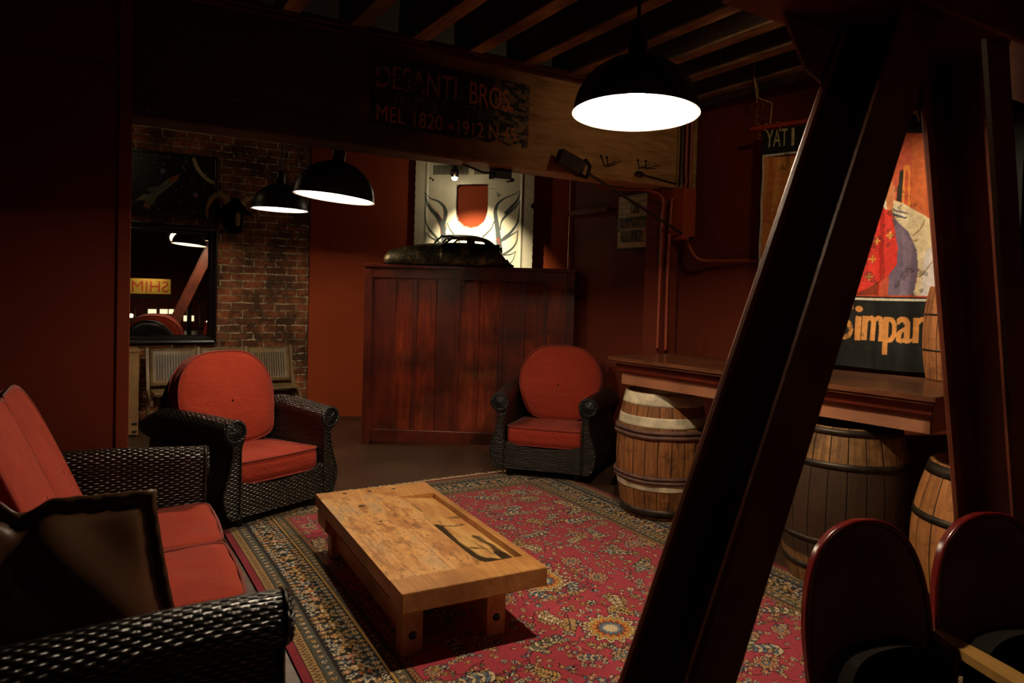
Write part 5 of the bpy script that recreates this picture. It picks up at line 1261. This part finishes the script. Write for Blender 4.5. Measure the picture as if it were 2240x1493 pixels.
# mounted horned head
hc = W(510, 470, 7.40); hd = thing('horned_head_mount', 'dark mounted animal head with curled horns on the brick wall', 'trophy', (hc[0], YBRICK, hc[2]))
mb = MB(); K = [(0, -.02, .02), (0, -.10, .05), (0, -.19, .06), (0, -.27, .01), (0, -.33, -.07), (0, -.37, -.14), (0, -.385, -.18)]
mb.tube(smooth_open(K, 4), [.075 + .035 * math.sin(min(1, i / 14) * PI) - .0022 * max(0, i - 8) * 1.0 for i in range(25)], 16); 
mb.tube([(0, -.01, -.1), (0, -.08, -.06), (0, -.16, .0)], [.07, .085, .075], 14); body_ = mb.build('head', M['fur'], hd, fix=False)
for s in (-1, 1):
    pts = []; rad = []
    for i in range(26):
        f = i / 25; a = .3 + f * 4.3; R_ = .10 + .02 * f
        pts.append((s * (.06 + .10 * f + R_ * .75 * (1 - math.cos(a)) * .62), -.22 + .07 * f - .03 * math.sin(a), .07 + R_ * math.sin(a))); rad.append(.036 * (1 - f) ** .8 + .004 + .002 * (i % 2))
    mb = MB(); mb.tube(pts, rad, 12); mb.build('horn', M['bone'], hd, fix=False)
    mb = MB(); mb.tube([(s * .07, -.24, .03), (s * .12, -.23, .025), (s * .16, -.22, .0)], [.018, .026, .006], 8); mb.build('ear', M['fur'], hd, fix=False)
mb = MB(); mb.tube([(0, -.30, .045), (0.01, -.36, -.02), (0, -.40, -.10), (0, -.40, -.16)], [.012, .022, .02, .012], 10); mb.build('nose_bone', M['bone'], hd, fix=False)
# bench of three joined seats
bl = hy(330, 770, 7.14); br = hy(652, 770, 7.22); bwid = br[0] - bl[0]
bn_ = thing('folding_seat_bench', 'row of three joined slatted wooden folding seats before the brick wall', 'bench', (bl[0], 7.16, 0), math.atan2(.06, bwid))
n = 3; sw = bwid / n
for i in range(n + 1):
    x = i * sw; mb = MB(); mb.prism([(.12, 0), (.17, 0), (.20, .33), (.30, .75), (.265, .755), (.15, .38), (-.12, .30), (-.12, .26), (.12, .30)][:], x - .013, x + .013, 'x'); mb.build('standard', M['seatwood'], bn_, .003)
for i in range(n):
    x0_, x1_ = i * sw + .016, (i + 1) * sw - .016; rows = []
    for k in range(9):
        f = k / 8; rows.append([(x0_ + (x1_ - x0_) * j / 10, .18 + .09 * f + .02 * math.sin(j / 10 * PI), .40 + .345 * f - (.012 * math.sin(j / 10 * PI) if k == 8 else 0)) for j in range(11)])
    mb = MB(); mb.grid(rows); o = mb.build('backrest', M['seatwood'], bn_); s_ = o.modifiers.new('s', 'SOLIDIFY'); s_.thickness = .014
    for k in range(13):
        f = .16 + .68 * k / 12; x = x0_ + (x1_ - x0_) * f; yy = .02 * math.sin(f * PI)
        mb = MB(); mb.beam((x, .166 + .012 + yy - .008, .45), (x, .166 + .073 + yy - .008, .685), .005, .012, (0, 1, 0)); mb.build('slat_groove', M['black'], bn_)
    mb = MB(); mb.box((x0_, -.14, .36), (x1_, .15, .378)); mb.build('seat', M['seatwood'], bn_, .005)
# plywood crate beside the wall end
ca = hz(302, 953, 0); cw = .34; mb = MB(); tq = thing('plywood_crate', 'tall blond plywood crate standing behind the left partition end', 'crate', (ca[0] - cw, ca[1], 0))
hgt = H - (763 - 607.5) / F * float(np.dot(ca, VF)); 
mb = MB(); mb.box((0, 0, .01), (cw, .3, hgt - .012)); mb.build('carcass', M['blond'], tq, .004)
mb = MB(); mb.box((0, -.012, hgt - .02), (cw + .006, .31, hgt)); mb.build('lid', M['blond'], tq, .003)
for z in (.03, .1): mb = MB(); mb.box((cw - .05, -.008, z), (cw - .01, 0, z + .02)); mb.build('corner_bracket', M['black'], tq)

# ============================================================ THEATRE SEATS
def theatre(c, rz, label, arm):
    t = thing('theatre_seat', label, 'chair', (c[0], c[1], 0), rz, 'crimson theatre seats')
    outl = [(-.178, .36), (-.184, .50), (-.172, .62), (-.142, .71), (-.095, .765), (-.04, .79), (0, .794), (.04, .79), (.095, .765), (.142, .71), (.172, .62), (.184, .50), (.178, .36)]
    sm = smooth_open([(x * 1.12, .28 + (z - .36) * 1.03) for x, z in outl], 6)
    def lean(x, y, z): return (x, y + .16 * (z - .28) + .20 * x * x, z)
    rows = [[lean(x * s, 0.0 - .022 * (1 - s ** 3), .28 + (z - .28) * (.02 + .98 * s)) for (x, z) in sm] for s in (.05, .3, .55, .78, .93, 1)]
    mb = MB(); mb.grid(rows); mb.build('back_pad', M['velvet'], t)
    rows = [[lean(x * s, .022, .28 + (z - .28) * s) for (x, z) in sm] for s in (.05, .5, 1.03)]
    mb = MB(); mb.grid(rows); mb.grid([[lean(x * 1.03, .002, .28 + (z - .28) * 1.03) for x, z in sm], [lean(x * 1.03, .022, .28 + (z - .28) * 1.03) for x, z in sm]]); mb.build('back_shell', M['redvinyl'], t)
    mb = MB(); mb.tube([lean(x * 1.02, -.002, .28 + (z - .28) * 1.025) for x, z in sm], .009, 10); mb.build('rim', M['redvinyl'], t)
    mb = MB(); K = Matrix.Translation((0, -.10, .16)) @ Matrix.Rotation(math.radians(82), 4, 'X'); mb.M = K
    o = [(x, y) for x, y in smooth_closed([(-.17, 0), (-.18, .14), (-.13, .25), (0, .28), (.13, .25), (.18, .14), (.17, 0), (0, -.015)], 6)]
    mb.prism(o, -.04, .03, 'z'); mb.build('tip_up_seat', M['fur'], t, .008)
    for s in ((1,) if arm else (1,)):
        mb = MB(); mb.prism([(-.20, 0), (.12, 0), (.12, .03), (.03, .08), (.05, .38), (.0, .392), (-.06, .38), (-.05, .10), (-.20, .03)], s * .222 - .010, s * .222 + .010, 'x'); mb.build('standard', M['redvinyl'], t, .004)
    if arm:
        mb = MB(); pts = smooth_open([(.03, .008), (-.02, .020), (-.12, .030), (-.30, .034), (-.40, .030), (-.43, .012)], 5)
        poly = [(.222 + w, y) for y, w in pts] + [(.222 - w, y) for y, w in reversed(pts)]
        mb.prism(poly, .392, .417, 'z'); mb.build('armrest', M['armwood'], t, .008)
    return t
ca_, cb_ = view(1.085, 2.02), view(1.525, 2.125)
dv = cb_ - ca_; rzz = math.atan2(dv[1], dv[0]) + 0.0
theatre(ca_, rzz, 'crimson theatre seat, nearer left one at bottom right, beside steel leg', True)
theatre(cb_, rzz - .03, 'crimson theatre seat, farther right one at right frame edge', False)

# dark framed panel on the right wall beyond the steel leg
q0, q1 = hx(2206, 408, 3.98), hx(2240, 530, 3.98)
tag(bx('dark_wall_frame', (3.97, q1[1] - .5, q0[2] - .28), (4.03, q0[1], q0[2]), M['black'], None, .004), 'black framed panel on the right wall at frame edge', 'panel')

# ============================================================ WHAT THE MIRROR SEES, BEHIND THE CAMERA
def mpt(px, py, Y):                                  # ray through the mirror to the plane Y
    d_ = ray(px, py); ym = YBRICK - .04; k = (ym + (ym - Y)) / d_[1]; p = CAMP + d_ * k; return np.array([p[0], Y, p[2]])
a, b = mpt(283, 608, -5.5), mpt(373, 643, -5.5)
sg = thing('yellow_signboard', 'yellow signboard with red letters seen reflected in the mirror', 'sign', (min(a[0], b[0]), -5.5, b[2]))
w_, h_ = abs(b[0] - a[0]), a[2] - b[2]
mb = MB(); mb.box((0, -.03, 0), (w_, 0, h_)); mb.build('board', plain('yellow_board', S(206, 168, 70), .6), sg)
V_, T_ = text_tris('SHIM'); cap = text_cap(); mx = V_[:, 0].max()
mb = MB(); mb._add([(w_ - .04 - v[0] / mx * (w_ - .1), .006, h_ * .15 + v[1] / cap * h_ * .7) for v in V_], T_, None, False); mb.build('lettering', plain('red_lettering', S(190, 70, 44), .6), sg, fix=False)
light('sign_light', 'SPOT', (a[0] + .5 * w_, -5.0, a[2] + .35), 22, (1, .78, .45), .03, (a[0] + .5 * w_, -5.5, b[2]), 110, .8)
ra, rb = mpt(275, 646, -4), mpt(470, 650, -4)
rl = thing('railing', 'black balustrade seen reflected in the mirror', 'railing', (0, -4, 0))
mb = MB(); mb.box((-2.2, -.03, ra[2] - .05), (3.4, .03, ra[2])); mb.build('hand_rail', M['black'], rl)
for k in range(24):
    mb = MB(); x = -2.1 + k * .235; r_ = .05 if k % 6 == 0 else .012; mb.box((x - r_, -r_, 0), (x + r_, r_, ra[2] - .05)); mb.build('baluster', M['black'], rl)
for i, (px, py) in enumerate(((286, 690), (456, 705))):
    p = mpt(px, py, -3.7); t = thing('candle_light', ('small glowing candle lamp, left one in the mirror', 'small glowing candle lamp, right one in the mirror')[i], 'lamp', p)
    mb = MB(); mb.lathe([(0, -.04), (.04, -.035), (.05, 0), (.04, .035), (0, .04)], 16); mb.build('globe', emis('candle_globe_%s' % ('a', 'b')[i], (1, .7, .35, 1), 14), t)
    mb = MB(); mb.tube([(0, 0, -.04), (0, 0, -p[2])], .015, 8); mb.build('stand', M['black'], t)
for i, (pa_, pb_) in enumerate((((324, 676), (342, 686)), ((350, 676), (380, 686)), ((402, 690), (424, 702)))):
    A_, B_ = mpt(pa_[0], pa_[1], -6.6), mpt(pb_[0], pb_[1], -6.6)
    x0_, x1_ = sorted((A_[0], B_[0])); o = bx('lit_window', (x0_, -6.64, B_[2]), (x1_, -6.6, A_[2]), emis('lit_pane_%s' % 'abc'[i], (1, .8, .5, 1), 1.6))
    tag(o, 'small lit pane seen in the mirror, %s of three' % ('leftmost', 'middle', 'rightmost')[i], 'light panel', 'lit panes behind the railing')
